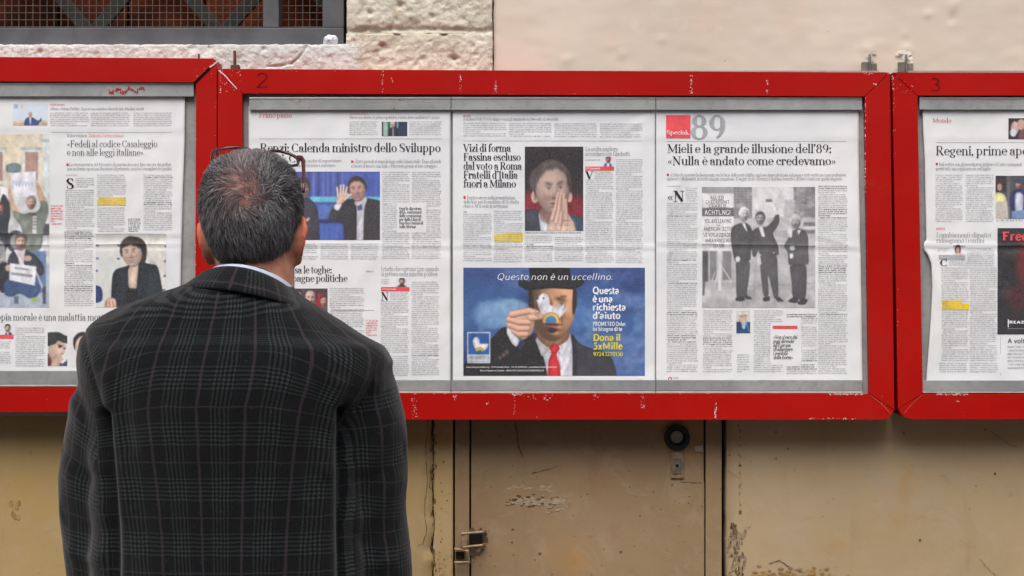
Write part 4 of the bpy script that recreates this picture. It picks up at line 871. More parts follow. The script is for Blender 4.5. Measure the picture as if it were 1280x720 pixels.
p = Pic(477.4, 152.4, 509.2, 170.4, (48, 58, 78)); p.rect(477, 152, 479, 171, (40, 44, 48)); p.rect(479, 152, 485, 171, (156, 180, 166)); p.rect(485, 152, 487.5, 171, (60, 96, 96)); p.rect(488, 152, 491, 160, (206, 214, 208)); p.ell(491.5, 156, 2.4, 3.4, (190, 160, 140)); p.ell(491.5, 153.6, 2.4, 1.6, (200, 196, 190)); p.poly([485, 171, 486, 161, 491, 159, 497, 161, 498, 171], (56, 48, 54)); p.rect(490.5, 160, 492.5, 171, (190, 190, 200), .6, .8); p.rect(496, 152, 498, 160, (120, 160, 160)); p.grain(5).make(pA, .00035, pA.root)
T('Renzi: Calenda ministro dello Sviluppo', 325, 551, 190, 10.6, 11.5, 2.7, INK)
T('«La partita più giusta è parla anche di esportatore', 325, 427, 203, 4.2, 7, 2.8, INKG, True, 'deck'); T('per non fare i magistrati ma escivi mica a sentenze»', 325, 420, 208.6, 4.2, 7, 2.8, INKG, True, 'deck')
T('«Entro giovedì al senso la legge sulle Unioni civili». Dopo gli scioli', 443, 551, 203.8, 4.2, 7, 2.8, INKG, True, 'deck'); T('a lavoro il lavoro con Sala: «Vincerete grazie al suo coraggio»', 439, 547, 209.4, 4.2, 7, 2.8, INKG, True, 'deck'); pA.rect(439, 200.6, 441.8, 203.8, INKR, 'bullet')
p = Pic(324, 214.6, 475, 300, (74, 90, 168), 1.5)
for i in range(26): p.rect(330+i*6.1, 213, 330+i*6.1+rr.choice((1.4, 2.6, 3.6)), 246, rr.choice(((52, 60, 120), (96, 116, 196), (64, 66, 128), (110, 130, 206))), 1.2, .8)
p.rect(430, 213, 476, 248, (70, 92, 176), 3, .85); p.rect(388, 246, 476, 252.6, (106, 196, 222), .8); p.rect(398, 256, 424, 259.6, (120, 206, 226), .8); p.rect(324, 253, 476, 300, (62, 84, 168), 1.5, .75); p.rect(398, 259, 415, 275, (96, 124, 196), 2, .7); p.rect(398, 274, 430, 279, (38, 44, 92), 2, .9); p.rect(400, 280, 428, 300, (70, 100, 190), 2, .8); [p.line([x, 282, x-1, 300], 1, (110, 136, 214), 1, .5) for x in (403, 409, 416, 422)]
# the listener at the left
p.poly([360, 300, 360, 262, 372, 250, 384, 246, 392, 252, 398, 262, 401, 300], (56, 54, 66), 1); p.face(379, 236, 15, 25, (206, 168, 154), (56, 46, 42), 0, turn=.9, hairline=-.4); p.line([380, 231.2, 385, 230.2], 1.2, (40, 30, 30)); p.poly([381, 276, 386, 271.5, 388, 273, 385, 277], (214, 176, 160))
# the waving man
p.poly([410, 274, 416, 258, 424, 252, 432, 250, 441, 248, 446, 252, 456, 247, 472, 250, 476, 258, 476, 300, 430, 300, 430, 280, 420, 276], (48, 46, 50), 1); p.poly([452, 248, 460, 247, 455, 262, 454, 300, 445, 300, 446, 262, 442, 252], (206, 206, 214), .7); p.poly([446, 258, 453, 255, 453, 262, 448, 264], (84, 84, 132)); p.poly([443, 255, 446, 258, 446, 296, 443, 300, 440, 300], (44, 42, 46)); p.ell(420, 270, 9, 6, (60, 58, 62), 4, .6)
p.face(447, 237.6, 20.5, 29, (224, 174, 160), (54, 46, 44), -7, turn=-.3, smile=.7, open_=.5, hairline=-.6, light=(-.3, -.3, .9), contrast=.6)
p.poly([417, 261, 418, 256, 424, 252.5, 428, 256, 423, 264], (226, 226, 234)); p.poly([420, 256, 422, 247, 426, 241, 434, 241, 438, 243, 434, 248, 428, 255], (230, 194, 180), .7)
for a in ([423, 247, 421.6, 234.5], [426, 245, 426.2, 232], [429, 244, 430, 231.4], [431.6, 245, 434, 234], [431, 250, 435, 246, 439.4, 243.4]): p.tub(a, 2.9, (228, 192, 176), 1, .5, .8)
p.line([424.5, 244, 424.3, 236], .5, (186, 136, 126), .5, .7); p.line([427.9, 243, 428, 236], .5, (186, 136, 126), .5, .7); p.c = p.c*.92+16; p.grain(6, .8).make(pA, .00035, pA.root)
hA = ((496.5, 254, 532, 288),)
pA.block(478, 213.4, 512, 325, holes=hA); pA.block(515, 213.4, 551.5, 325, holes=hA)
for i, t_ in enumerate(('Oggi la direzione', 'dove, confermati', 'della scommessa', 'per dalla Lima di', 'Benefico i maiuscoli', 'sulla riforma')): T(t_, 499, 499+(28, 28, 28, 27, 30, 21)[i], 262.4+4.5*i, 3.7, 12, 4, INK, True, 'pull_quote')
for a, b in ((325, 360), (361, 397), (401, 435), (439, 473)): pA.block(a, 303, b, 325)
T('Renzi avvisa le toghe:', 325, 415, 341.4, 8.8, 11.5, 2.7, INK); T('stop campagne politiche', 325, 434.4, 352, 8.8, 11.5, 2.7, INK); T('L’ANALISI', 457, 467, 340, 1.8, 9, 4, INKG, False, 'kicker')
p = Pic(368, 360.6, 409.6, 400, (92, 78, 92)); p.cloud((150, 96, 104), 3, .12, 0, .4, .7); p.rect(376, 375, 384, 396, (166, 34, 66), 1.5); p.rect(395, 366, 404, 384, (170, 40, 60), 2); p.ell(400, 364, 12, 3, (70, 56, 52), 2, .8); p.poly([369, 378, 378, 376, 379, 392, 370, 388], (232, 232, 238)); p.face(373.6, 370, 9, 14, (206, 176, 176), (66, 52, 56)); p.face(405, 377, 8.6, 15, (206, 162, 138), (80, 60, 48)); p.poly([376, 400, 380, 386, 388, 383, 396, 384, 404, 388, 408, 400], (50, 46, 62)); p.poly([383, 383, 392, 383, 391, 389, 385, 389], (230, 230, 240)); p.face(388.4, 373.5, 14, 21, (216, 178, 168), (70, 60, 58), hairline=-.85); p.grain(5).make(pA, .00035, pA.root)
pA.block(412.5, 358.6, 455, 478); pA.block(325, 400, 408, 478); pA.block(457.5, 398.6, 472.5, 421.5, 3.0, 'r', xh=1.5); pA.rect(415, 387.6, 468, 388.1, INKL, 'rule')
T('I rischi che corrono i pm quando', 476.4, 549, 338.6, 5.6, 6.5, 2.6, INKG); T('si gettano nella mischia politica', 476.4, 547, 345, 5.6, 6.5, 2.6, INKG); pA.block(477, 347.5, 487, 355.5, 2.4)
p = Pic(495, 347.6, 509, 358.8, (223, 225, 228)); p.poly([496, 358.8, 499, 356.4, 505, 356, 508.6, 358.8], (52, 50, 54)); p.face(502.6, 352.4, 6.4, 9.4, (196, 152, 132), (50, 44, 44)); p.ell(502.4, 356, 2.6, 1.6, (70, 56, 50), 1, .8); p.make(pA, .00035, pA.root)
pA.rect(476.4, 358.8, 512, 364, INKP, 'colour_bar'); T('Il Commento', 478, 495, 362.5, 2.4, 10, 6, INKW, False, 'bar_title', off=.0007)
T('N', 476.2, 486, 375.6, 10.4, 15, 3.2, INK, True, 'drop_cap'); pA.block(488, 364, 511, 375.5); pA.block(476.4, 375, 511, 470.5); pA.block(514.6, 350.6, 549, 470.5, bold=((444, 446),)); pA.done()

# ---------------------------------------------------------------- page with the bird advertisement
pB = Page('newspaper page with a colour advertisement of a bowler hatted man holding a paper bird', 566, 134.6, 819, 479.4, 41, [(307.2, .0011, 1.5, .006), (301, -.0004, 5, 0), (171, .0004, 3, 0)], dy=.0005, wrinkle=[(800, 152, 1, -.75, .0016, 5, 26), (812, 300, .05, 1, .0015, 6, 120), (572, 300, .02, 1, -.001, 4, 90)])
T = pB.text
T('MILANO', 579, 588.4, 145.8, 2.0, 10, 4, INKP, False, 'kicker'); T('Il sindaco Pd di 2513 (5): dirigla a meri gli amministri in totea sulle ali crescenda', 579, 698, 150.6, 3.7, 7, 2.8, INKG, True, 'deck')
for i, a in enumerate((579.2, 636, 693, 750)): pB.block(a, 152+i*.4, a+53, 172.6+i*.4)
pB.rect(579, 176, 803, 176.4, INKL, 'rule')
for t_, x_, y_ in (('Vizi di forma', 638.6, 189.6), ('Fassina escluso', 651, 200.8), ('dal voto a Roma', 652.4, 212), ('Fratelli d’Italia', 647, 223.2), ('fuori a Milano', 645, 234.2)): T(t_, 579.2, x_, y_, 9.4, 12.5, 3, INK)
pB.rect(579.4, 245, 582.2, 248.6, INKR, 'bullet')
for t_, a_, x_, y_ in (('Duplice errore nella presentazione', 583.6, 644, 249.2), ('delle liste per il candidato di Si: risulta', 579.4, 649, 254.4), ('riuso e. M di ordo in settimana', 579.4, 635, 259.6)): T(t_, a_, x_, y_, 4.4, 7, 2.8, INKG, True, 'deck')
T('di M.', 579.4, 584, 266, 2.2, 10, 4, INK, True, 'byline'); pB.block(579.2, 266, 614.6, 328.4, bold=((306, 309),)); pB.block(617.8, 262, 653, 328.4); pB.rect(617.8, 293, 653.4, 302.2, HIGH, 'highlighter_mark', .0003); pB.rect(630, 291, 653.4, 293.4, HIGH, 'highlighter_mark', .00032)
p = Pic(656, 183.4, 729, 288.6, (50, 44, 46), 1.6); p.rect(690, 183, 694, 288, (64, 52, 56), 4, .5); p.ell(664, 256, 14, 16, (150, 44, 62), 8, .9); p.ell(720, 262, 14, 18, (132, 38, 54), 8, .9); p.rect(656, 183, 729, 212, (44, 38, 40), 8, .7)
p.poly([656, 288, 656, 266, 664, 261, 674, 262, 680, 288], (68, 72, 84), 1.5); p.poly([706, 288, 708, 268, 720, 270, 729, 278, 729, 288], (58, 82, 98), 1.5); p.poly([672, 264, 680, 272, 686, 280, 684, 288, 679, 288], (206, 214, 222), .8)
p.ell(689, 221, 24, 18, (84, 76, 74), 1.5); p.ell(668, 226, 6, 13, (96, 88, 86), 3); p.ell(668.6, 246, 4.6, 8, (206, 172, 158)); p.ell(668.8, 246, 2, 4.6, (150, 108, 98), 1.5, .8); p.ell(712, 246, 3.4, 7, (196, 164, 152)); p.ell(690, 268, 16, 12, (150, 118, 104), 3, .9); p.face(690.5, 238, 42, 63, (214, 186, 170), (84, 76, 74), -5, turn=.45, hairline=-.66, light=(-.15, -.3, 1), contrast=.6); p.line([680, 208, 690, 203, 702, 207], 3.4, (100, 90, 88), 2.4, .8)
p.poly([678, 288, 688, 270, 694, 262, 708, 262, 720, 284, 722, 288], (206, 176, 160), .8); p.tub([690, 274, 694.6, 258, 697.6, 242], 5, (204, 170, 154), 1, .4, .75); p.tub([695, 278, 698.6, 260, 701, 241.5], 5.2, (210, 176, 160), 1, .4, .75); p.tub([701, 280, 703.4, 262, 704.6, 243], 5.2, (206, 172, 156), 1, .4, .75); p.tub([708, 280, 707.6, 264, 707, 250], 5.2, (196, 162, 148), 1, .4, .75); p.line([698, 244, 696, 262, 692, 276], 1, (150, 112, 102), 1, .8); p.line([702.5, 244, 703, 268, 701, 287], 1.1, (140, 104, 96), 1, .85); p.line([700, 240, 701, 262], .8, (170, 132, 120), 1, .7); p.ell(712, 279, 6, 5, (196, 164, 150), 4, .6); p.line([703, 275.4, 712, 275.8], .8, (80, 70, 72), .6, .7); p.grain(4, .8).make(pB, .00035, pB.root)
T('Stefano Fassina, candidato sindaco, e caso simile a Milano a deve', 656, 726, 291.6, 2.0, 9, 4, INKG, False, 'caption'); pB.block(656, 293, 690.4, 328.4, bold=((306, 309),)); pB.block(693.6, 294.6, 729, 328.4)
T('La scelta migliore', 731.6, 772, 188.8, 5.6, 6.8, 2.7, INKG); T('accordarsi con Giachetti', 731.6, 787, 195, 5.6, 6.8, 2.7, INKG); pB.block(732, 198, 751, 202, 2.4)
p = Pic(751, 196, 768, 208.2, (222, 224, 228)); p.poly([752, 208.2, 755, 204.4, 760, 203, 764.6, 205, 767, 208.2], (100, 84, 152)); p.rect(758.6, 203.6, 761.4, 208.2, (224, 222, 228), .6); p.face(760.2, 200, 5.6, 8, (176, 122, 98), (70, 50, 42)); p.make(pB, .00035, pB.root)
pB.rect(731.6, 208.2, 767.4, 213.2, INKP, 'colour_bar'); T('Il Commento', 733, 750, 211.8, 2.4, 10, 6, INKW, False, 'bar_title', off=.0007); T('V', 732, 741.6, 223.8, 9.6, 15, 3.2, INK, True, 'drop_cap')
pB.block(743, 213, 766, 223.6); pB.block(732, 223.2, 766.4, 328.8); pB.block(769.8, 197.6, 803.4, 328.8)
# the advertisement
p = Pic(579.2, 334.6, 806, 469.6, (48, 84, 142), 1.75); p.grad((72, 112, 172), 'y', .8, False, .7); p.rect(579, 334, 806, 352, (58, 70, 130), 14, .6)
p.cloud((104, 132, 186), 12, .022, .02, .45, .9); p.cloud((34, 56, 110), 17, .02, .05, .5, .7); p.ell(628, 392, 34, 17, (122, 166, 206), 9, .8); p.ell(640, 384, 16, 10, (136, 176, 212), 5, .8); p.ell(612, 398, 16, 12, (110, 154, 198), 7, .8); p.cloud((140, 178, 212), 19, .06, .0, .5, .6, (596, 372, 664, 420)); p.ell(735, 396, 26, 16, (84, 130, 190), 10, .7); p.cloud((120, 158, 204), 22, .05, .05, .5, .5, (712, 366, 806, 470)); p.rect(579, 440, 640, 470, (22, 40, 84), 20, .6)
p.poly([579, 470, 581, 452, 600, 434, 614, 424, 626, 410, 634, 408, 642, 424, 650, 428, 664, 418, 674, 414, 690, 440, 690, 470], (28, 26, 30), .8); p.poly([700, 470, 706, 440, 714, 414, 724, 430, 744, 437, 760, 442, 766, 450, 770, 462, 772, 470], (54, 54, 60), .8); p.poly([706, 470, 714, 418, 722, 436, 722, 470], (40, 40, 46), 1)
p.poly([668, 424, 676, 418, 706, 414, 713, 416, 716, 440, 715, 470, 688, 470, 680, 446], (218, 220, 228), .7); p.poly([669, 424, 676, 420, 690, 434, 680, 444, 677, 446], (196, 192, 192), .7); p.poly([690, 434, 700, 426, 712, 418, 708, 440, 702, 446], (226, 228, 234), .6); p.line([690, 434, 700, 442], .8, (150, 150, 160), .6, .7)
p.poly([668, 404, 712, 402, 712, 424, 696, 434, 684, 434, 672, 424], (150, 108, 82), 1); p.face(691, 383.6, 56, 86, (206, 152, 112), (44, 36, 32), 1, turn=.06, cap=False, hairline=-2, light=(.65, -.35, .65), contrast=1.1); p.ell(676, 412, 11, 12, (92, 66, 54), 8, .6)
p.poly([661, 360, 665, 358, 668, 384, 664, 392, 660, 380], (44, 36, 32), 1.4); p.poly([716, 360, 721, 362, 721, 380, 717, 396, 715, 388], (42, 36, 32), 1.4)
p.poly([661, 334, 712, 334, 715, 357, 664, 357], (24, 23, 26), .8); p.tub([653, 354, 660, 357.6, 690, 355, 716, 356.6, 724.4, 352], 10.5, (30, 29, 32), 1, .5); p.line([664, 350.6, 714, 350], 1, (52, 48, 50), .8, .5)
p.ell(690, 413, 5, 3.4, (48, 36, 34), 1.8, .95); p.ell(690, 420, 8, 3, (90, 62, 50), 3, .4)
p.poly([642, 392, 648, 386, 660, 384, 668, 386, 678, 391, 681, 394, 678, 398, 668, 395, 668, 408, 664, 418, 656, 424, 650, 424, 640, 416, 634, 402, 638, 394], (208, 164, 140), .9); p.ball(648, 405, 15, 17, (216, 172, 148), 3, .8, 0, (-.3, -.5))
[p.tub(a, 8.6, (214, 166, 140), 1, .55, .85) for a in ([641, 413, 650, 417.6, 658, 417.4], [638, 406, 648, 410.6, 660, 410.4], [637, 399, 648, 402.4, 662, 402.6], [640, 393, 650, 391, 662, 388.6, 671, 391.4], [664, 397, 671, 396.4, 679, 395])]
p.line([668, 389, 680, 395], 1.2, (150, 104, 84), 1, .5); p.poly([634, 408, 640, 416, 650, 425, 646, 434, 640, 430, 633, 416], (222, 222, 230), .7); p.poly([646, 432, 652, 424, 657, 428, 650, 438], (60, 90, 150), 1, .4)
for q in ((625, 447), (629.5, 443.5), (633.5, 440)): p.ell(q[0], q[1], 2.3, 2.3, (120, 96, 92), .7); p.ell(q[0], q[1], 1.1, 1.1, (64, 50, 52), .7)
# bird
def bird(p, ox, oy, k, line=False):
    f = lambda P: [v*k+(ox if i % 2 == 0 else oy) for i, v in enumerate(P)]
    p.poly(f([0, -14, 5, -17.4, 9.5, -16, 12.6, -11, 13, -2, 30, -3, 32.4, -2, 31, 4, 27, 10, 20, 14, 10, 13.4, 3, 8, 0, 1, -1.5, -6, -3.4, -8.4, -1, -9.6]), (236, 238, 244), .7*k+.2)
bird(p, 673.6, 384.6, 1.06); p.ell(688.6, 401, 10.8, 10.6, (206, 84, 66), .5, top=403.4); p.ell(688.6, 401, 9.8, 9.6, (232, 196, 84), .5, top=403.4); p.ell(688.6, 401.4, 7.6, 7.6, (140, 186, 120), .6, top=403.4); p.ell(688.6, 401.8, 6.6, 6.4, (72, 122, 186), .5, top=403.4)
p.ell(689.6, 407.6, 6.6, 1.2, (176, 84, 84), 1, .85); p.ell(689.8, 413, 4.4, 2.6, (46, 36, 34), 1.4, .9)
p.poly([667, 390, 678, 392, 681, 395, 676, 398, 667, 394], (214, 170, 146), .8); p.ell(679.4, 372.8, 1.1, 1.2, (74, 84, 120), .5); p.line([706.6, 381.4, 705.4, 385, 703.4, 388], .8, (54, 72, 130), .5)
p.poly([684, 470, 685, 452, 690, 440, 685.6, 434, 691, 430, 697, 430, 700, 436, 695, 442, 700, 458, 702, 470], (206, 30, 42), .7); p.line([688, 440, 694, 441], 1, (130, 16, 28), .8, .8); p.ell(693, 456, 3, 10, (224, 62, 70), 2.5, .6); p.line([698, 446, 701, 462], .8, (170, 20, 34), .8, .6)
p.rect(584, 415, 613, 454, (206, 212, 220), .5); p.rect(585.4, 416.4, 611.6, 443, (34, 88, 158), .5); bird(p, 592, 431, .58); p.ell(599.6, 439, 5.4, 5.2, (206, 84, 66), .5, top=439); p.ell(599.6, 439.2, 4.6, 4.6, (232, 196, 84), .5, top=439); p.ell(599.6, 439.8, 3.2, 3, (104, 150, 90), .5, top=439); p.ell(599.8, 440, 2.2, 1.8, (34, 88, 158), .5, top=439); p.rect(585, 443, 612, 444, (206, 212, 220), .4); p.rect(590, 439, 611, 443, (34, 88, 158), .5, .0)
p.c = p.c*.93+9; p.grain(4, .8); ad = p.make(pB, .00035, pB.root, 'advertisement')
K = dict(parent=pB.root, off=.0007)
T('Questo non è un uccellino.', 620.5, 766, 349.8, 8.0, 5.6, 4, INKW, False, 'script_line', slant=.22, **K)
for t_, x_, y_, c_ in (('Questa', 774, 367.2, 8.4), ('è una', 766, 377.6, 8.4), ('richiesta', 782.5, 388, 8.4), ('d’aiuto', 775.4, 398.4, 8.4)): T(t_, 740.6, x_, y_, c_, 13, 13, INKW, False, 'advert_text', **K)
T('PROMETEO Onlus', 740.8, 782, 407.2, 5, 12, 12, INKW, False, 'advert_text', **K); T('ha bisogno di te', 740.8, 777.6, 413.6, 5, 12, 12, INKW, False, 'advert_text', **K)
T('Dona il', 741, 775.6, 426, 8.4, 13, 13, INKY, False, 'advert_text', **K); T('5xMille', 741, 778, 436.6, 8.4, 13, 13, INKY, False, 'advert_text', **K); T('97243270150', 741.4, 778.4, 445, 5, 12, 12, INKY, False, 'advert_text', **K)
T('PROMETEO', 585.6, 611.6, 448.8, 4.0, 8, 8, m_ink('logo_grey', (120, 128, 140)), False, 'logo_text', **K); T('LA LOTTA ALLE MALATTIE', 587, 610.6, 452.4, 1.4, 8, 8, INKG, False, 'logo_text', **K)
T('www.onlusprometeo.org - FB Prometeo Onlus - Tel. 02.2390.4313 - prometeo@istitutotumori.mi.it', 583, 696, 459.6, 1.9, 9, 9, INKW, False, 'small_print', **K); T('Banca Popolare di Sondrio - IBAN IT41 J 05696 01620 000010000x50', 600, 680, 464, 1.9, 9, 9, INKW, False, 'small_print', **K); pB.rect(806.6-10, 474.4, 803, 475.4, INKP, 'footer_mark'); pB.done()

# ---------------------------------------------------------------- page with the black and white photograph
pC = Page('newspaper page with large black and white photograph of three men by a sign', 820, 136, 1076.6, 478.4, 51, [(303.4, .0011, 1.7, .022), (171, .0004, 3, 0)], right=[(136, 1073), (220, 1073.6), (300, 1074.6), (320, 1075.6), (400, 1076.6), (478.4, 1078)],
          wrinkle=[(850, 230, 1, -.9, .0009, 6, 40), (1040, 300, 1, .35, .001, 3, 20), (1066, 250, .1, 1, .0018, 6, 70), (836, 260, .3, -1, .0012, 6, 40)])
T = pC.text
pC.rect(832.4, 144, 863, 173, INKP, 'colour_block'); T('Speciale', 833, 862.6, 168.4, 5.4, 10, 4, INKW, True, 'section_title', off=.0007); T('89', 862.6, 907.4, 173.6, 29.6, 13.5, 4.5, INKL, True, 'section_number')
pC.rect(833, 176.6, 1058, 177, INKL, 'rule'); T('Mieli e la grande illusione dell’89:', 834, 1039, 191, 10.6, 10.5, 2.6, INK); T('«Nulla è andato come credevamo»', 834, 1045, 206.2, 10.6, 10.5, 2.6, INK)
pC.rect(833.4, 217, 836, 220, INKR, 'bullet'); T('«L’idea di esportare la democrazia con la forza delle armi è fallita, oggi non siamo più in una soluzione a tutti: verità ma come profezione', 837.6, 1057, 220.6, 4.1, 7, 2.8, INKG, True, 'deck'); T('dittatori e illusionisti, in molti casi più complesse. Il saggio di de Giovanni è il primo tentativo di fare i conti con quelle stagioni»', 833.4, 1053, 225.4, 4.1, 7, 2.8, INKG, True, 'deck')
T('«N', 833.6, 855.6, 252, 13.4, 15, 3.2, INK, True, 'drop_cap'); pC.block(833.4, 231, 853, 235.4, 2.4); pC.block(857, 233.4, 871.4, 252.4); pC.block(833.4, 252.4, 871.6, 467, bold=((270, 273), (324, 327), (352, 355), (391, 396), (418, 430))); pC.block(1022.4, 231, 1058.6, 467, bold=((233, 238), (260, 273), (332, 343), (392, 396)))
p = Pic(877.2, 233.8, 1018.6, 384.6, (184, 184, 184), 1.7)
p.rect(877, 233, 940, 273, (120, 120, 122)); [p.line([877, y_, 940, y_], .9, (86, 86, 90), .7, .8) for y_ in np.arange(236, 273, 3.4)]; [p.line([x_, 234, x_, 273], 1, (150, 150, 150), .8, .5) for x_ in range(920, 940, 5)]; p.rect(940, 233, 992, 300, (206, 206, 206), 1.5); p.rect(992, 233, 1019, 280, (110, 110, 112)); p.rect(980, 250, 994, 274, (160, 160, 160), 3); p.cloud((72, 72, 76), 6, .25, 0, .4, .7, (990, 230, 1022, 284)); [p.line([x_, 234, x_, 280], 1.2, (150, 150, 150), .8, .5) for x_ in (997, 1004, 1012)]
p.rect(940, 272, 1019, 300, (176, 176, 176), 3); p.rect(1004, 278, 1019, 292, (96, 96, 98), 1.2); p.rect(1004, 283, 1019, 287, (200, 200, 200), 1); p.rect(962, 288, 984, 296, (150, 150, 150), 1, .7); p.rect(877, 300, 1019, 385, (172, 172, 172), 3); p.rect(877, 352, 1019, 385, (158, 158, 158), 5); p.cloud((196, 196, 196), 9, .08, 0, .5, .5); p.line([930, 358, 1019, 354], 1, (120, 120, 120), 1, .6); p.rect(877, 360, 920, 372, (196, 196, 196), 6, .6)
p.rect(877, 233, 917, 241.6, (136, 136, 136)); p.rect(877, 241.6, 917, 313, (216, 216, 216)); p.rect(877, 260.6, 917, 270.4, (74, 74, 76)); p.rect(877, 259.6, 917, 260.6, (120, 120, 120))
p.rect(878, 314, 885, 352, (60, 60, 62), 1); p.rect(887, 314, 895, 350, (110, 110, 112), 1); p.rect(903, 314, 914, 350, (112, 112, 114), 1); p.line([899, 313, 899.4, 362], 4, (212, 212, 212), .7); p.line([899, 330, 893, 358], 1.2, (206, 206, 206)); p.line([900, 330, 914, 352], 1.2, (206, 206, 206)); p.line([880, 352, 879, 368], 2.4, (70, 70, 72), 1); p.line([893, 340, 890, 350], 1, (200, 200, 200))
# man 1
p.poly([913, 292, 915, 283, 924, 279, 932, 278, 938, 283, 941, 292, 938, 320, 938, 326, 922, 327, 918, 327, 914, 308], (52, 52, 54), .7); p.poly([919, 325, 938, 325, 936, 348, 933, 366, 935, 372, 921, 374, 920, 366, 920, 344], (62, 62, 64), .7); p.poly([919, 372, 928, 370, 932, 375, 927, 377, 919, 376], (36, 36, 38)); p.poly([931, 369, 938, 371, 940, 374, 932, 374], (36, 36, 38)); p.poly([927, 279, 931, 279, 934, 290, 932, 288], (220, 220, 220), .5); p.face(929.6, 268.6, 11.5, 17, (190, 190, 190), (212, 212, 212), gray=True, turn=.8, hairline=-.6); p.ell(922, 324, 3, 3.6, (206, 206, 206)); p.line([929, 330, 928, 366], .8, (40, 40, 42), .8, .7)
# man 2 waving
p.poly([938, 296, 940, 288, 950, 283, 958, 284, 966, 276, 969, 268, 974, 268, 974, 278, 970, 286, 965, 292, 972, 306, 974, 318, 968, 320, 968, 314, 962, 318, 949, 318, 948, 312, 944, 322, 940, 320], (56, 56, 58), .7); p.poly([949, 316, 971, 316, 972, 344, 973, 372, 967, 373, 961, 346, 959, 344, 961, 370, 954, 372, 951, 346], (60, 60, 62), .7); p.poly([953, 372, 962, 370, 962, 376, 954, 377], (34, 34, 36)); p.poly([967, 371, 974, 371, 980, 377, 972, 377], (34, 34, 36)); p.poly([948, 284, 953, 283, 956, 296, 952, 296], (214, 214, 214), .5); p.face(950, 273.6, 11, 15.5, (150, 150, 150), (54, 54, 56), gray=True); p.line([969, 266, 967.4, 260, 963.6, 255], 3, (214, 214, 214), .7); p.rect(957, 249, 965, 252.6, (96, 96, 98), .6); p.poly([945, 320, 950, 320, 952, 330, 949, 332, 945, 326], (196, 196, 196)); p.line([944, 330, 942, 376], .9, (120, 120, 120), .8, .6); p.rect(966, 264.6, 972, 268.4, (220, 220, 220), .6)
# man 3 clapping
p.poly([979, 308, 984, 300, 988, 290, 998, 285, 1006, 288, 1010, 296, 1010, 316, 1011, 330, 1000, 333, 992, 330, 985, 332, 985, 316], (64, 64, 66), .7); p.poly([986, 330, 1008, 330, 1008, 350, 1007, 374, 997, 375, 990, 372, 989, 350], (50, 50, 52), .7); p.poly([984, 376, 992, 371, 998, 374, 996, 379, 986, 378], (34, 34, 36)); p.poly([996, 378, 1004, 372, 1010, 375, 1006, 381, 998, 381], (34, 34, 36)); p.face(994.4, 277.6, 12, 17, (160, 160, 160), (176, 176, 176), gray=True, turn=-.6); p.poly([984, 292, 983, 284, 987, 280, 990, 288, 990, 296, 987, 298], (226, 226, 226), .6); p.ell(990, 310, 3.4, 3, (206, 206, 206)); p.ell(989, 320, 2.4, 3.4, (206, 206, 206)); p.poly([996, 288, 1001, 287, 998, 294], (216, 216, 216), .5); p.line([1000, 318, 1008, 317], 1, (90, 90, 92)); p.line([984, 308, 996, 300], 1, (96, 96, 98), 1, .7)
p.c = p.c*.86+40; p.grain(7, .8).make(pC, .00035, pC.root)
K = dict(parent=pC.root, off=.0007); GI = m_ink('sign_grey', (92, 92, 94))
T('ALLIED', 887.6, 904.6, 249.4, 4.6, 8, 8, GI, False, 'sign_text', **K); T('CHECKPOINT', 881.6, 911.6, 254.8, 4.6, 8, 8, GI, False, 'sign_text', **K); T('CHARLIE', 886, 908, 259.8, 4.4, 8, 8, GI, False, 'sign_text', **K); T('ACHTUNG!', 880.4, 912.8, 268.6, 6, 10, 10, INKW, False, 'sign_text', **K)
for t_, a_, b_, y_ in (('YOU ARE LEAVING', 880, 914, 278.6), ('THE', 894, 900, 282.6), ('AMERICAN SECTOR', 879.4, 916.4, 288.4), ('SIE VERLASSEN DEN', 878.4, 916, 295.8), ('AMERIKANISCHEN', 881, 915, 302.8), ('SEKTOR', 891, 905, 309.2)): T(t_, a_, b_, y_, 4.6 if t_ != 'THE' else 1.8, 8, 8, GI, False, 'sign_text', **K)
pC.block(878.6, 386.4, 915.4, 467, bold=((422, 432),)); pC.block(942, 386.4, 978.6, 467, holes=((963, 404, 1000, 455),), bold=((386, 389),)); pC.block(983, 391, 1021, 467, holes=((963, 398.6, 1000.5, 455),), bold=((392, 400), (450, 462))); pC.block(921, 441, 936.4, 466.6, 3)
p = Pic(920.2, 388.2, 937.4, 416.4, (206, 208, 200)); p.poly([920, 416.4, 920, 405, 925, 402, 932, 402, 937.4, 406, 937.4, 416.4], (36, 66, 104)); p.poly([926, 403, 933, 403, 931, 411, 928, 411], (150, 180, 214)); p.line([933, 403, 936, 414], 1.6, (96, 150, 190), .8); p.ell(928.6, 396.4, 5, 6.8, (216, 180, 160)); p.ell(928, 391, 5.4, 3, (220, 216, 208)); p.line([924, 395.4, 933, 394.6], .7, (96, 80, 76)); p.ell(929, 402, 3.4, 2.2, (216, 208, 200), 1, .8); p.line([924, 400, 928, 404], 2, (200, 150, 130)); p.grain(5).make(pC, .00035, pC.root)
pC.rect(965.6, 407, 996.4, 411, INKP, 'colour_bar')
for i, (t_, wv_) in enumerate((('«Non si esce dai', 30), ('guai dicendo', 26), ('all’Europa', 22), ('di allargare', 24.6), ('i cordoni', 18), ('della borsa»', 25))): T(t_, 966, 966+wv_, 423.4+5.05*i, 4.5, 12, 4.4, INK, True, 'pull_quote', slant=.16)
for i in range(10):
    a = 2*PI*i/10
    if i == 0: qq = []
    b_ = 2*PI*(i+1)/10; cx_, cy_ = 837.4, 473.4
    qq.append(((cx_+1.5*math.cos(a), cy_+1.5*math.sin(a)), (cx_+2.5*math.cos(a), cy_+2.5*math.sin(a)), (cx_+2.5*math.cos(b_), cy_+2.5*math.sin(b_)), (cx_+1.5*math.cos(b_), cy_+1.5*math.sin(b_))))
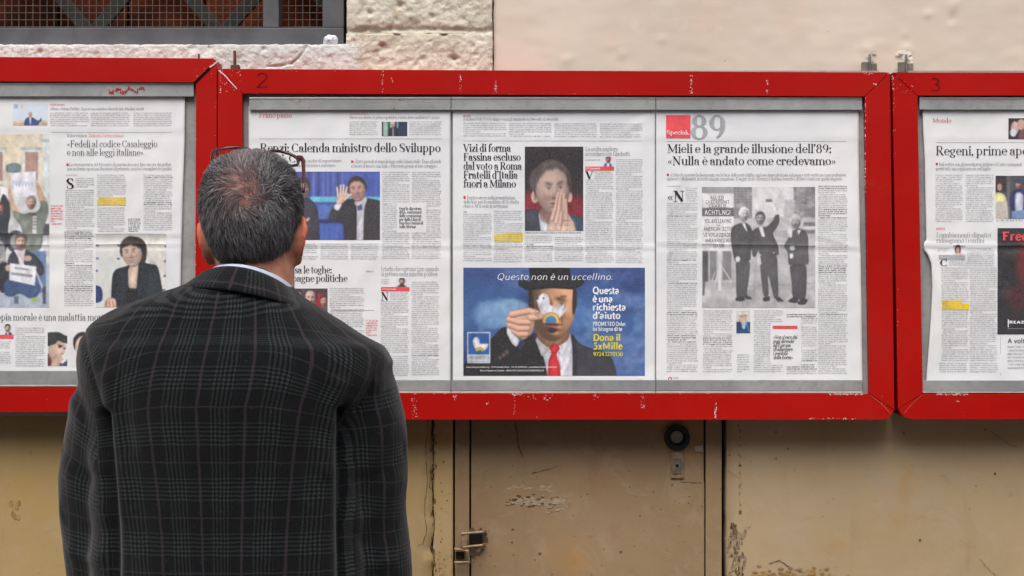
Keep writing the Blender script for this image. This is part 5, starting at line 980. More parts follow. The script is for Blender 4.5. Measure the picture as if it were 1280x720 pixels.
pC.quads('footer_mark', qq, INKR, .0005); T('la pagina', 841.6, 848, 472.6, 1.5, 9, 5, INKG, False, 'footer_text'); pC.done()

# ---------------------------------------------------------------- right page
lf = [(136, 1152.6), (160, 1153.4), (200, 1155.6), (250, 1156.6), (300, 1157.6), (304, 1154), (312, 1154.4), (318, 1159), (330, 1163.6), (360, 1165), (400, 1163), (440, 1160), (489, 1156.4)]
pD = Page('torn edged newspaper page in the rightmost red board with a black advertisement', 1150, 136, 1600, 486, 61, [(306.6, .0017, 1.6, .004), (303, -.0005, 5, 0), (172, .0004, 3, 0)], left=lf, wrinkle=[(1163, 330, .3, 1, .0022, 5, 40), (1215, 400, .06, 1, .0012, 5, 90), (1180, 420, -.04, 1, .0012, 9, 60)])
T = pD.text
T('Mondo', 1165.4, 1189, 153.2, 5.4, 8.5, 3, INKR, True, 'section_title'); pD.rect(1169, 178, 1300, 178.4, INKL, 'rule')
T('Regeni, prime aperture', 1169, 1318, 194, 11.4, 9.6, 2.6, INK); pD.rect(1169.4, 203.6, 1172, 206.8, INKR, 'bullet')
T('Nel vertice con gli investigatori italiani a Il Cairo coniugandi', 1173.4, 1277, 207.4, 4.1, 7, 2.8, INKG, True, 'deck'); T('spariti tutti, una coppia armena nell’Egitto', 1169, 1238, 212.8, 4.1, 7, 2.8, INKG, True, 'deck')
pD.block(1169, 217, 1203, 277.6); pD.block(1207, 217, 1241.6, 277.6)
p = Pic(1260, 148, 1300, 174, (50, 46, 48)); p.ell(1268, 160, 5, 8, (206, 176, 168)); p.ell(1266, 166, 4, 5, (220, 220, 226)); p.ell(1276, 156, 5, 7, (196, 160, 146)); p.poly([1272, 174, 1274, 164, 1284, 162, 1290, 174], (120, 84, 82)); p.grain(8).make(pD, .00035, pD.root)
p = Pic(1244, 219.8, 1330, 273.6, (78, 80, 84), 1.6); p.rect(1244, 219, 1258, 240, (50, 50, 52), 2); p.rect(1258, 219, 1262, 274, (104, 104, 108), 2); p.ell(1249, 231, 4, 6, (80, 50, 44)); p.ell(1249, 234, 3, 4.6, (196, 146, 132)); p.poly([1244, 274, 1244, 243, 1250, 240, 1258, 246, 1260, 274], (220, 216, 150)); p.poly([1244, 252, 1258, 252, 1260, 274, 1244, 274], (206, 198, 190), 2); p.poly([1262, 262, 1261, 246, 1266, 238, 1276, 236, 1282, 240, 1282, 268, 1272, 272], (50, 58, 100)); p.poly([1268, 242, 1274, 240, 1279, 244, 1278, 266, 1268, 266], (206, 212, 226), 1.5); p.poly([1264, 264, 1284, 262, 1284, 274, 1264, 274], (120, 146, 186), 1.5); p.face(1273, 231, 8, 11, (196, 150, 134), (62, 64, 70)); p.ell(1273, 226.4, 5, 3, (56, 66, 96)); p.grain(8).make(pD, .00035, pD.root)
T('LA FOTO', 1245, 1278, 276.4, 1.6, 8, 4, INKG, False, 'caption'); T('MEDIA', 1170, 1181, 287, 2.2, 10, 4, INKP, False, 'kicker'); T('I cambiamenti climatici', 1170, 1238.6, 296.6, 6, 6.6, 2.6, INKG); T('ridisegnano i confini', 1170, 1230, 303.4, 6, 6.6, 2.6, INKG)
p = Pic(1191, 306, 1206, 318.8, (222, 224, 226)); p.ell(1197, 312, 3.8, 6.4, (80, 48, 42)); p.ell(1197, 312, 2.2, 3.6, (206, 166, 150)); p.poly([1192, 318.8, 1195, 316, 1200, 316, 1204, 318.8], (206, 176, 164)); p.make(pD, .00035, pD.root)
pD.rect(1173.4, 318.8, 1206, 324.4, INKL, 'colour_bar'); T('OPINIONI', 1175, 1187, 323, 2.2, 10, 6, INKW, False, 'bar_title', off=.0007); pD.block(1172, 309, 1187, 316, 2.5)
T('C', 1174.6, 1184, 332.6, 8.6, 14, 3.2, INK, True, 'drop_cap'); pD.block(1186, 324, 1208, 333, dx=.02); pD.block(1176, 333, 1210, 452, dx=.004); pD.block(1208.4, 309, 1242, 334, dx=.0); pD.block(1211.6, 333, 1245.6, 452, dx=.002); pD.block(1173.4, 452, 1208.6, 467.4); pD.block(1212, 452, 1247, 467.4)
pD.rect(1177, 379, 1210.8, 387, HIGH, 'highlighter_mark'); pD.rect(1177, 375.6, 1201, 379, HIGH, 'highlighter_mark', .00032)
p = Pic(1246.4, 285.2, 1400, 418, (40, 40, 44), 1.2); p.cloud((66, 66, 70), 5, .05, 0, .5, .8); p.ell(1290, 330, 20, 30, (130, 40, 40), 14, .8); p.ell(1272, 372, 14, 16, (90, 34, 36), 10, .6); p.grain(5, .5).make(pD, .00035, pD.root, 'advertisement')
K = dict(parent=pD.root, off=.0007)
T('Free', 1252, 1284, 300.6, 11, 13, 13, INKP, False, 'advert_text', **K); T('(REAZIONE)', 1259, 1300, 404.4, 3.4, 14, 14, INKW, False, 'advert_text', **K); pD.rect(1259.4, 399, 1260.4, 409, INKW, 'bracket_mark', .0007); pD.rect(1259, 410.6, 1300, 411, INKL, 'rule', .0007)
T('A volte', 1259, 1285, 428.6, 5.6, 11, 11, INKG, False, 'advert_text'); pD.rect(1250, 421, 1250.5, 470, INKL, 'rule'); pD.block(1259, 430, 1390, 462, 4.4, xh=1.9); pD.done()

# handwriting, paint dabs and small rust on the frames, built as thin shapes
def frame_text(board, txt, px0, px1, base, cap, mat, T_=5, name='painted_number'):
    Q, adv = strokes(txt, T_, T_, False); y = YF-.0009; V = []; 
    for q in Q:
        for a, b in q: V.append(W(px0+a*(px1-px0)/adv, base-b*cap/70, y-.00002*(len(V)//4 % 5)))
    mesh_obj(name, V, [(i*4+3, i*4+2, i*4+1, i*4) for i in range(len(Q))], mat, board)
frame_text(B2, '2', 318, 337, 109, 18, PENC, 3.4); frame_text(B3, '3', 1161, 1177, 113.4, 16, PENC, 4)
m = Mb(); k = 0
for t in np.linspace(0, 1, 30):
    a, b = 136+44*t, 113.5+2.4*math.sin(t*19)-t*1.5; 
    for q in range(2): x_, _, z_ = W(a+random.uniform(-1, 1), b+random.uniform(-1.4, 1.4), -.0645); splat(m, x_, z_, random.uniform(.4, 1.5)/731, -.0645-.00002*(k % 9), 7); k += 1
build('red_paint_dabs', m, m_ink('red_dab', (176, 44, 36)), B1)
m = Mb(); k = 0
for (a, b, n, sx_, sy_) in ((374, 126, 10, 4, 1.5), (341, 136, 5, 3, .8), (493, 135, 5, 1, 1.6), (502, 125, 3, 2, .8)):
    for i in range(n): x_, _, z_ = W(a+random.gauss(0, sx_), b+random.gauss(0, sy_*.7), -.0645); splat(m, x_, z_, random.uniform(.3, .9)/731, -.0645-.00002*(k % 9), 7); k += 1
build('rust_specks', m, m_ink('rust_speck', (150, 74, 50)), B2)
# mitre joint: bare line on frame 2 top left, and on the lower corners
def hair(board, pts, w_, mat, name='bare_mitre_line'):
    m = Mb(); y = YF-.0011
    for (a, b), (c, d) in zip(pts[:-1], pts[1:]):
        l = math.hypot(c-a, d-b); nx, ny = -(d-b)/l*w_/2, (c-a)/l*w_/2; m.quad(W(a-nx, b-ny, y), W(a+nx, b+ny, y), W(c+nx, d+ny, y), W(c-nx, d-ny, y))
    build(name, m, mat, board)
hair(B1, [(243.4, 103.4), (253, 94), (262, 85)], 3.0, DARK, 'open_mitre'); hair(B2, [(273.6, 88), (282, 95), (286, 100), (296, 111)], 1.3, CHIP); hair(B1, [(262, 84), (268, 80), (273, 75)], 1.6, CHIP)
hair(B2, [(1088, 494), (1102, 505), (1113, 517)], .7, m_ink('faded_red', (206, 84, 70))); hair(B3, [(1152, 494), (1140, 505), (1130, 517)], .7, m_ink('faded_red', (206, 84, 70)))
# ================================================================ THE MAN
YM = -.47
def M(px, py, y=YM): return Vector(W(px, py, y))
bx, by = M(285, 360).x, YM
man = thing('person', 'man seen from behind in a dark checked tweed jacket, grey hair, reading the newspapers', 'person', (bx, by, 0))
def loft(rings, n=48, ex=2.3, cap=True):
    """rings: (cx, cy, z, a, bback, bfront[, exponent])"""
    m = Mb()
    for r_ in rings:
        cx, cy, z, a, bb, bf = r_[:6]; e = r_[6] if len(r_) > 6 else ex
        for k in range(n):
            t = 2*PI*k/n; c, s = math.cos(t), math.sin(t); X_ = math.copysign(abs(c)**(2/e), c)*a; Y_ = math.copysign(abs(s)**(2/e), s)*(bf if s > 0 else bb)
            m.v.append((cx+X_, cy+Y_, z))
    R = len(rings); d = rings[-1][2]-rings[0][2]
    for i in range(R-1):
        for k in range(n):
            q = (i*n+k, i*n+(k+1) % n, (i+1)*n+(k+1) % n, (i+1)*n+k); m.f.append(q if d > 0 else q[::-1])
    if cap:
        b0 = tuple(range(n)); b1 = tuple((R-1)*n+k for k in range(n))
        m.f.append(b0[::-1] if d > 0 else b0); m.f.append(b1 if d > 0 else b1[::-1])
    return m
def capsule(pts, rad, n=20, sub=4):
    P = [Vector(p) for p in pts]; PP = []; RR = []
    # smooth the chain (Catmull-Rom)
    for i in range(len(P)-1):
        p0 = P[max(i-1, 0)]; p1 = P[i]; p2 = P[i+1]; p3 = P[min(i+2, len(P)-1)]
        for k in range(sub):
            t = k/sub; PP.append(.5*((2*p1)+(-p0+p2)*t+(2*p0-5*p1+4*p2-p3)*t*t+(-p0+3*p1-3*p2+p3)*t**3)); RR.append(rad[i]*(1-t)+rad[i+1]*t)
    PP.append(P[-1]); RR.append(rad[-1])
    t0 = (PP[0]-PP[1]).normalized(); t1 = (PP[-1]-PP[-2]).normalized(); a = []; ar = []
    for th in (88, 68, 48, 28, 12): a.append(PP[0]+t0*RR[0]*math.sin(math.radians(th))); ar.append(RR[0]*math.cos(math.radians(th)))
    b = []; br = []
    for th in (12, 28, 48, 68, 88): b.append(PP[-1]+t1*RR[-1]*math.sin(math.radians(th))); br.append(RR[-1]*math.cos(math.radians(th)))
    return tube(a+PP+b, ar+RR+br, n)
def ellip(c, r, nu=24, nv=14):
    return loft([(c[0], c[1], c[2]+r[2]*math.sin(t), r[0]*math.cos(t), r[1]*math.cos(t), r[1]*math.cos(t), 2) for t in np.radians(np.linspace(-87, 87, nv))], nu)
def remesh(name, mbs, voxel, smooth=4, mat=None, parent=None):
    big = Mb()
    for m in mbs: big.add(m.v, m.f)
    tmp = bpy.data.meshes.new('t'); tmp.from_pydata(big.v, [], big.f)
    bm = bmesh.new(); bm.from_mesh(tmp); bmesh.ops.recalc_face_normals(bm, faces=bm.faces); bm.to_mesh(tmp); bm.free()
    ob = bpy.data.objects.new('t', tmp); col.objects.link(ob)
    r_ = ob.modifiers.new('r', 'REMESH'); r_.mode = 'VOXEL'; r_.voxel_size = voxel; r_.adaptivity = 0
    if smooth: s_ = ob.modifiers.new('s', 'SMOOTH'); s_.factor = .5; s_.iterations = smooth
    dg = bpy.context.evaluated_depsgraph_get(); dg.update(); me = bpy.data.meshes.new_from_object(ob.evaluated_get(dg))
    bpy.data.objects.remove(ob); bpy.data.meshes.remove(tmp)
    me.name = name; o = bpy.data.objects.new(name, me); col.objects.link(o); me.materials.clear(); me.materials.append(mat)
    me.polygons.foreach_set('use_smooth', [True]*len(me.polygons))
    if parent: o.parent = parent; o.matrix_parent_inverse = Matrix.Translation(-Vector(parent.location))
    return o
def verts(me):
    a = np.empty(len(me.vertices)*3, np.float32); me.vertices.foreach_get('co', a); return a.reshape(-1, 3)
def normals(me):
    a = np.empty(len(me.vertices)*3, np.float32); me.vertex_normals.foreach_get('vector', a); return a.reshape(-1, 3)

# ---- head geometry shared by skull, hair and glasses
HC = M(314.5, 265, -.462)                       # centre of the cranium
HR = np.array([.0680, .090, .0840])           # half width, half depth, half height
def skull_r(d, R=HR, e=2.6):
    """distance from HC to the skull surface along unit directions d (n,3)"""
    return (np.sum(np.abs(d/R)**e, -1))**(-1/e)
def skullmb():
    m = Mb(); nu, nv = 40, 26
    th = np.radians(np.linspace(-86, 86, nv)); ph = np.linspace(0, 2*PI, nu, endpoint=False)
    D = np.stack([np.cos(th)[:, None]*np.cos(ph), np.cos(th)[:, None]*np.sin(ph), np.repeat(np.sin(th)[:, None], nu, 1)], -1).reshape(-1, 3)
    P = D*skull_r(D)[:, None]
    low = np.clip(-P[:, 2]/.09, 0, 1); P[:, 0] *= 1-.16*low; P[:, 1] = np.where(P[:, 1] < 0, P[:, 1]*(1-.22*low), P[:, 1]*(1-.1*low))
    m.v = [tuple(HC+Vector(p)) for p in P]; m.f = [tuple(int(v) for v in f) for f in grid_faces(nu, nv, True)]
    m.f.append(tuple(range(nu))[::-1]); m.f.append(tuple(range((nv-1)*nu, nv*nu))); return m
parts = [skullmb()]
hx_, hy_, hz_ = HC
parts.append(loft([(hx_+.002, hy_+.040, hz_-.128, .026, .03, .028), (hx_+.002, hy_+.038, hz_-.115, .042, .045, .043), (hx_, hy_+.032, hz_-.085, .055, .06, .052), (hx_, hy_+.02, hz_-.04, .064, .07, .064), (hx_, hy_+.01, hz_+.0, .066, .07, .078)], 32))   # jaw and face
parts.append(capsule([(hx_, hy_+.084, hz_+.008), (hx_, hy_+.092, hz_-.014), (hx_, hy_+.100, hz_-.032)], [.007, .0085, .0110], 12)); parts.append(ellip((hx_-.011, hy_+.092, hz_-.036), (.008, .009, .007))); parts.append(ellip((hx_+.011, hy_+.092, hz_-.036), (.008, .009, .007)))
parts.append(capsule([(hx_-.022, hy_+.080, hz_-.066), (hx_, hy_+.089, hz_-.063), (hx_+.022, hy_+.080, hz_-.066)], [.004, .006, .004], 12)); parts.append(capsule([(hx_-.018, hy_+.080, hz_-.073), (hx_, hy_+.087, hz_-.075), (hx_+.018, hy_+.080, hz_-.073)], [.004, .007, .004], 12))
parts.append(ellip((hx_, hy_+.074, hz_-.108), (.024, .02, .018))); parts.append(capsule([(hx_-.045, hy_+.078, hz_+.016), (hx_-.02, hy_+.090, hz_+.022), (hx_+.02, hy_+.090, hz_+.022), (hx_+.045, hy_+.078, hz_+.016)], [.006, .008, .008, .006], 12))
for q in (-1, 1): parts.append(ellip((hx_+q*.032, hy_+.0765, hz_+.001), (.014, .011, .012))); parts.append(ellip((hx_+q*.042, hy_+.066, hz_-.036), (.02, .02, .018)))
# ears: helix rim, back shell and lobe
for q, dxx in ((-1, .001), (1, .0015)):
    ex_, ey_, ez_ = hx_+(.0625 if q > 0 else -.0600), hy_+(.004 if q > 0 else .02), hz_-.044
    rim = [(ex_-q*.002, ey_+.013, ez_+.016), (ex_+q*.008, ey_+.006, ez_+.031), (ex_+q*.0145, ey_-.008, ez_+.034), (ex_+q*.018, ey_-.018, ez_+.020), (ex_+q*.016, ey_-.020, ez_+.000), (ex_+q*.011, ey_-.012, ez_-.018), (ex_+q*.006, ey_+.002, ez_-.030), (ex_+q*.000, ey_+.008, ez_-.026)]
    parts.append(capsule(rim, [.003, .0036, .0044, .0046, .0044, .0044, .0058, .004], 12)); parts.append(ellip((ex_+q*.005, ey_-.006, ez_+.004), (.0085, .0155, .027)))
    parts.append(capsule([(ex_-q*.008, ey_, ez_+.008), (ex_+q*.006, ey_-.01, ez_+.008)], [.014, .013], 12))
# neck (seen from behind leaning a little to the right), trunk, arms, hands, legs
parts.append(loft([(hx_+.004, hy_+.0, hz_-.19, .068, .062, .058), (hx_+.006, hy_+.002, hz_-.15, .060, .058, .056), (hx_+.007, hy_+.006, hz_-.115, .056, .056, .055), (hx_+.006, hy_+.008, hz_-.08, .056, .058, .055), (hx_+.004, hy_+.008, hz_-.04, .056, .06, .05)], 32))
cX = M(283, 400).x
parts.append(loft([(cX, by, .84, .15, .085, .09), (cX, by, .95, .155, .08, .095), (cX, by, 1.08, .14, .075, .09), (cX, by, 1.25, .155, .085, .10), (cX, by+.005, 1.38, .17, .095, .10), (cX, by+.01, 1.43, .15, .075, .07), (cX+.01, by+.01, 1.47, .09, .06, .05)], 36))
ARM = {-1: [M(150, 474, -.47), M(136, 524, -.462), M(122, 590, -.446), M(122, 650, -.436), M(130, 730, -.42), M(146, 830, -.375), M(158, 905, -.335)],
       1: [M(449, 488, -.47), M(458, 530, -.462), M(462, 590, -.446), M(462, 640, -.436), M(470, 730, -.42), M(452, 830, -.375), M(438, 905, -.335)]}
for q in (-1, 1):
    parts.append(capsule(ARM[q], [.05, .048, .042, .04, .037, .031, .027], 16))
    wv = ARM[q][-1]; dn = Vector((-q*.015, .05, -.10)).normalized(); side = Vector((0, 1, 0)).cross(dn).normalized(); fw = dn.cross(Vector((1, 0, 0))).normalized()
    fw = Vector((0, .9, .42)).normalized()
    pc = wv+dn*.045; parts.append(capsule([wv, pc, wv+dn*.085], [.024, .029, .026], 14)); parts.append(capsule([wv+dn*.04+fw*.018, wv+dn*.08+fw*.022], [.018, .014], 12)); parts.append(capsule([wv+dn*.04-fw*.018, wv+dn*.08-fw*.02], [.018, .014], 12))
    for i, (o_, ln) in enumerate(((.030, .070), (.010, .080), (-.010, .074), (-.029, .058))):
        b_ = wv+dn*.085+fw*o_; inn = Vector((-q, .1, 0)); a1 = b_+dn*ln*.42+inn*.006; a2 = a1+(dn*.8+inn*.5).normalized()*ln*.32; a3 = a2+(dn*.45+inn*.9).normalized()*ln*.26
        parts.append(capsule([b_, a1, a2, a3], [.0105, .0095, .0085, .0072], 10))
    tb = wv+dn*.028+fw*.030; parts.append(capsule([tb-fw*.012, tb+dn*.03+fw*.016+Vector((-q*.008, 0, 0)), tb+dn*.062+fw*.018+Vector((-q*.014, 0, 0))], [.014, .0115, .009], 12))
for q in (-1, 1):
    parts.append(capsule([(cX+q*.085, by, .86), (cX+q*.095, by, .50), (cX+q*.10, by-.005, .12)], [.082, .052, .040], 20)); parts.append(capsule([(cX+q*.10, by-.03, .06), (cX+q*.115, by+.12, .045)], [.035, .03], 14))
sk = Mat('skin', .55, .35); n1 = sk.noise(60, 5); 
c = sk.cmix(sk.sm(n1, .3, .7), L4((196, 132, 104)), L4((212, 152, 124)))
ear = sk.sm((sk.pos('X')-float(hx_)).ab(), .068, .080); c = sk.cmix(ear*.7, c, L4((214, 104, 72)))
sk.base(c).bump(sk.noise(400, 4), .15, .001); sk.p.inputs['Subsurface Weight'].default_value = .12; sk.p.inputs['Subsurface Radius'].default_value = (.008, .003, .0015)
body = remesh('body', parts, .0036, 5, sk.m, man)
for q in (-1, 1):
    e_ = ellip((hx_+q*.031, hy_+.0790, hz_+.001), (.0105, .0098, .0080), 20, 12); build('eye', e_, m_plain('eye_white', (214, 208, 200), .2, .5), man, True)
    build('iris', shift(ellip((0, 0, 0), (.0045, .0018, .0045), 16, 10), hx_+q*.031, hy_+.0883, hz_+.001), m_plain('iris_brown', (56, 36, 26), .2, .5), man, True)

# ---- hair: scalp cap plus strands
CAPM = Mat('hair_root', .9, .1); CAPM.base(CAPM.attr()).bump(CAPM.noise(300, 3), .3, .002)
WH = np.array([M(303, 254, -.55).x-hx_, -.085, .008])       # whorl at the crown, slightly left of centre
def hairmask(P):
    """1 where hair grows; P relative to HC"""
    x, y, z = P[:, 0], P[:, 1], P[:, 2]
    front = .066-.35*np.clip(z-.03, 0, 1)                       # hairline at the forehead
    m = np.clip((front-y)/.01, 0, 1)
    low = -.094+.45*np.clip(y+.06, 0, .06)                       # nape line climbs towards the ears
    m = m*np.clip((z-low)/.008, 0, 1)
    earx = (np.abs(x) > .052) & (y > -.005) & (z < -.012); m = np.where(earx, 0, m)
    m = np.where((y > .03) & (z < .0), 0, m); return m
nu, nv = 150, 90
th = np.radians(np.linspace(-80, 89, nv)); ph = np.linspace(0, 2*PI, nu, endpoint=False)
def surf(D, ex=.002):
    P = D*(skull_r(D)+ex)[:, None]; low = np.clip(-P[:, 2]/.09, 0, 1)
    P = P.copy(); P[:, 0] *= 1-.16*low; P[:, 1] = np.where(P[:, 1] < 0, P[:, 1]*(1-.22*low), P[:, 1]*(1-.1*low)); return P
D = np.stack([np.cos(th)[:, None]*np.cos(ph), np.cos(th)[:, None]*np.sin(ph), np.repeat(np.sin(th)[:, None], nu, 1)], -1).reshape(-1, 3)
P = surf(D, .0022); mk = hairmask(P); F = grid_faces(nu, nv, True); keep = mk[F].min(1) > .4
def bald(P):
    return np.clip(np.exp(-((P[:, 0]-WH[0]+.004)/.026)**2-((P[:, 2]-.034)/.034)**2)*(P[:, 1] < 0)*1.0+.75*np.exp(-((P[:, 0]-WH[0]-.014)/.008)**2-((P[:, 2]-.018)/.018)**2)*(P[:, 1] < 0)+.35*np.clip((P[:, 2]-.06)/.03, 0, 1)*np.exp(-((P[:, 0]-.004)/.03)**2), 0, 1)
bl = bald(P)[:, None]; cc = lin((46, 44, 44))*(1-bl)+lin((158, 112, 103))*bl
F = F[keep]; use = np.unique(F); remap = np.zeros(len(P), int); remap[use] = np.arange(len(use))
mesh_obj('hair_roots', (P+np.array(HC))[use], remap[F], CAPM.m, man, True, vcol=cc[use])
NH = 52000
rg = np.random.default_rng(5); D = rg.normal(size=(NH*3, 3)); D /= np.linalg.norm(D, axis=1)[:, None]
P = surf(D, .001); ok = (rg.random(len(P)) < hairmask(P)*(1-.62*bald(P))); P = P[ok][:NH]; D = D[ok][:NH]; n = len(P)
N = D/np.array(HR)**2*.005; N /= np.linalg.norm(N, axis=1)[:, None]
rel = P-WH; away = rel-N*np.sum(rel*N, 1)[:, None]; dist = np.linalg.norm(rel, axis=1); away /= np.linalg.norm(away, axis=1)[:, None]+1e-6
swirl = np.cross(N, away); g_ = np.array([0, 0, -1.])-N*(-N[:, 2:3])
k = np.exp(-dist/.030)[:, None]
low = np.clip((.03-P[:, 2])/.05, 0, 1)[:, None]
away = away*np.array([.42, 1, 1]); flow = away*(.85-.4*low)*(1-.5*k)+swirl*(1.3*k+.15)+g_*(.35+1.3*low)
up = np.clip((P[:, 2]-.03)/.04, 0, 1)[:, None]; flow = flow+up*np.array([0, .6, .1])+.1*np.sign(P[:, 0:1])*np.array([1., 0, 0])*low
cl = np.stack([fbm(P[:, 0]*110+s_, P[:, 2]*110+P[:, 1]*90, 70+s_, 3) for s_ in (1, 2, 3)], -1); flow = flow+cl*.95+rg.normal(size=(n, 3))*.20
flow -= N*np.sum(flow*N, 1)[:, None]; flow /= np.linalg.norm(flow, axis=1)[:, None]
ln = (.014+.010*rg.random(n))*(1-.15*low[:, 0])*(1-.2*bald(P)); lift = .11+.20*rg.random(n)+.05*(1-low[:, 0])+.16*cl[:, 0]
SEG = 4; t = np.linspace(0, 1, SEG+1); pts = np.zeros((n, SEG+1, 3)); cur = P.copy(); pts[:, 0] = cur
for i in range(SEG):
    st = (ln/SEG)[:, None]; l_ = (lift*(1.25-1.15*t[i]))[:, None]; dd = flow+N*l_+g_*.18*t[i]+rg.normal(size=(n, 3))*.05; dd /= np.linalg.norm(dd, axis=1)[:, None]; cur = cur+dd*st
    dcur = cur/np.linalg.norm(cur, axis=1)[:, None]; base_ = np.linalg.norm(surf(dcur, .0022), axis=1); rr_ = np.linalg.norm(cur, axis=1); cur = np.where((rr_ < base_)[:, None], dcur*base_[:, None], cur); pts[:, i+1] = cur
wd_ = (.00020+.00014*rg.random(n)); sidev = np.cross(flow, N)+rg.normal(size=(n, 3))*.45; sidev /= np.linalg.norm(sidev, axis=1)[:, None]
tap = np.array([1, 1, .9, .7, .25])[None, :, None]; A = pts-sidev[:, None]*wd_[:, None, None]*tap; B = pts+sidev[:, None]*wd_[:, None, None]*tap
V = np.stack([A, B], 2).reshape(-1, 3)+np.array(HC)
b0 = (np.arange(n)*(SEG+1)*2)[:, None]; sg = np.arange(SEG)[None, :]*2; F = np.stack([b0+sg, b0+sg+1, b0+sg+3, b0+sg+2], -1).reshape(-1, 4)
gry = rg.random(n); pg = .36+.28*np.clip(fbm(P[:, 0]*45+9, P[:, 2]*40+P[:, 1]*30, 91, 3)+.3, 0, 1)+.24*low[:, 0]-.14*np.clip((np.abs(P[:, 0])-.03)/.03, 0, 1)*(1-low[:, 0])-.20*np.clip((-.055-P[:, 2])/.02, 0, 1); isg = gry < pg
dark = lin((38, 37, 41))*(.7+.6*rg.random((n, 1))); grey = lin((138, 137, 138))*(.55+.75*rg.random((n, 1))); cc = np.where(isg[:, None], grey, dark)
bsh = bald(P)[:, None]; cc = cc*(1-.5*bsh)+lin((128, 100, 96))*.5*bsh
HM = Mat('salt_and_pepper_hair', .6, .3); HM.base(HM.attr())
hair_o = mesh_obj('hair', V, F, HM.m, man, False, vcol=np.repeat(cc, (SEG+1)*2, 0)); hair_o['kind'] = 'stuff'

# ---- tweed: glen check from a woven pattern in the cloth's own coordinates
TW = Mat('checked_tweed', .95, .1)
uvn = TW.t.nodes.new('ShaderNodeUVMap'); uvn.uv_map = 'cloth'; sp = TW.t.nodes.new('ShaderNodeSeparateXYZ'); TW.t.links.new(uvn.outputs[0], sp.inputs[0])
wob = TW.noise(45, 3); u = X(TW.t, sp.outputs[0])+(wob-.5)*.05; v = X(TW.t, sp.outputs[1])+(TW.noise(40, 3, loc=(3, 3, 3))-.5)*.05
fu, fv = u.fr(), v.fr()
bu = (fu-.5).ab().lt(.235); bv = (fv-.5).ab().lt(.22)
def stripes(x, big, nb, nf):
    s1 = (x*nb).fr().lt(.5); s2 = (x*nf).fr().lt(.5)*.20+.14; return big.mix(s2, s1)
su = stripes(u, bu, 11, 22); sv = stripes(v, bv, 13, 26)
tw = ((u*22)+(v*26)).fr().lt(.5); val = tw.mix(su, sv)*.6+(su*sv)*.5
pk = (fu-.0).op('PINGPONG', .5).lt(.030).op('MAXIMUM', fv.op('PINGPONG', .5).lt(.014)*.8)
fuzz = TW.noise(500, 3); val = val*.8+(fuzz-.4)*.35
c = TW.cmix(TW.sm(val, .0, .95), L4((7, 9, 11)), L4((50, 55, 55)))
c = TW.cmix(TW.sm(TW.noise(260, 3, loc=(7, 7, 7)), .66, .72)*.25, c, L4((90, 86, 70)))
c = TW.cmix(pk*.24, c, L4((86, 72, 82)))
TW.base(c).bump(fuzz+val*.7, .25, .0015); TW.p.inputs['Sheen Weight'].default_value = .15; TW.p.inputs['Sheen Roughness'].default_value = .5
def R_(py, xl, xr, yb, yf, e=2.3):
    a = M(xl, py).x; b = M(xr, py).x; return ((a+b)/2, by, M(0, py).z, (b-a)/2, by-yb, yf-by, e)
rings = [R_(334, 278, 340, -.525, -.43), R_(342, 266, 350, -.540, -.43), R_(350, 247, 358, -.552, -.425), R_(357, 228, 365, -.560, -.42), R_(364, 206, 372, -.566, -.415), R_(371, 184, 380, -.571, -.41, 2.2), R_(378, 163, 391, -.575, -.40, 2.2), R_(385, 146, 404, -.578, -.395, 2.2),
         R_(393, 132, 416, -.580, -.39, 2.1), R_(401, 119, 429, -.583, -.385, 2.1), R_(410, 109, 443, -.587, -.38, 2.1), R_(420, 104, 459, -.590, -.375, 2.1), R_(432, 100, 482, -.596, -.37, 2.4), R_(450, 96, 492, -.600, -.365), R_(475, 99, 488, -.602, -.355), R_(505, 108, 470, -.599, -.35), R_(540, 112, 458, -.593, -.35),
         R_(600, 114, 456, -.582, -.345), R_(660, 114, 456, -.574, -.34), R_(720, 114, 458, -.570, -.335), R_(800, 112, 458, -.574, -.33), R_(900, 114, 456, -.585, -.33), R_(968, 110, 460, -.590, -.33)][::-1]
tor = loft(rings, 72); sl_ = {q: capsule(ARM[q][:6]+[ARM[q][5]+(ARM[q][6]-ARM[q][5])*.8], [.0570, .0600, .0585, .0555, .0540, .050, .047], 28, 5) for q in (-1, 1)}
jk = remesh('jacket', [tor, sl_[-1], sl_[1]], .0052, 12, TW.m, man)
me = jk.data; V = verts(me).astype(float); N = normals(me).astype(float)
# signed region: nearest arm axis decides which faces are sleeve
def seg_dist(V, chain):
    best = np.full(len(V), 9.); par = np.zeros(len(V)); acc = 0; ax = np.zeros((len(V), 3))
    for a, b in zip(chain[:-1], chain[1:]):
        a = np.array(a); b = np.array(b); e = b-a; L_ = np.linalg.norm(e); t_ = np.clip(((V-a)@e)/(L_*L_), 0, 1); c_ = a+t_[:, None]*e; d_ = np.linalg.norm(V-c_, axis=1); up_ = d_ < best
        best = np.where(up_, d_, best); par = np.where(up_, acc+t_*L_, par); ax = np.where(up_[:, None], c_, ax); acc += L_
    return best, par, ax
z560 = M(0, 545).z; z470 = M(0, 455).z
side = {}
isl = np.zeros(len(V), int); U = np.zeros((len(V), 2)); cxm = M(283, 0).x
dx_ = V[:, 0]-cxm; wz = np.clip((V[:, 2]-M(0, 600).z)/(M(0, 440).z-M(0, 600).z), 0, 1); wz = wz*wz*(3-2*wz)
droop = (3.0*np.clip(np.abs(dx_)-.07, 0, 1)**2+.10*np.clip(np.abs(dx_)-.07, 0, 1))*wz
sidef = np.clip(np.abs(N[:, 0])-.75, 0, 1)*4
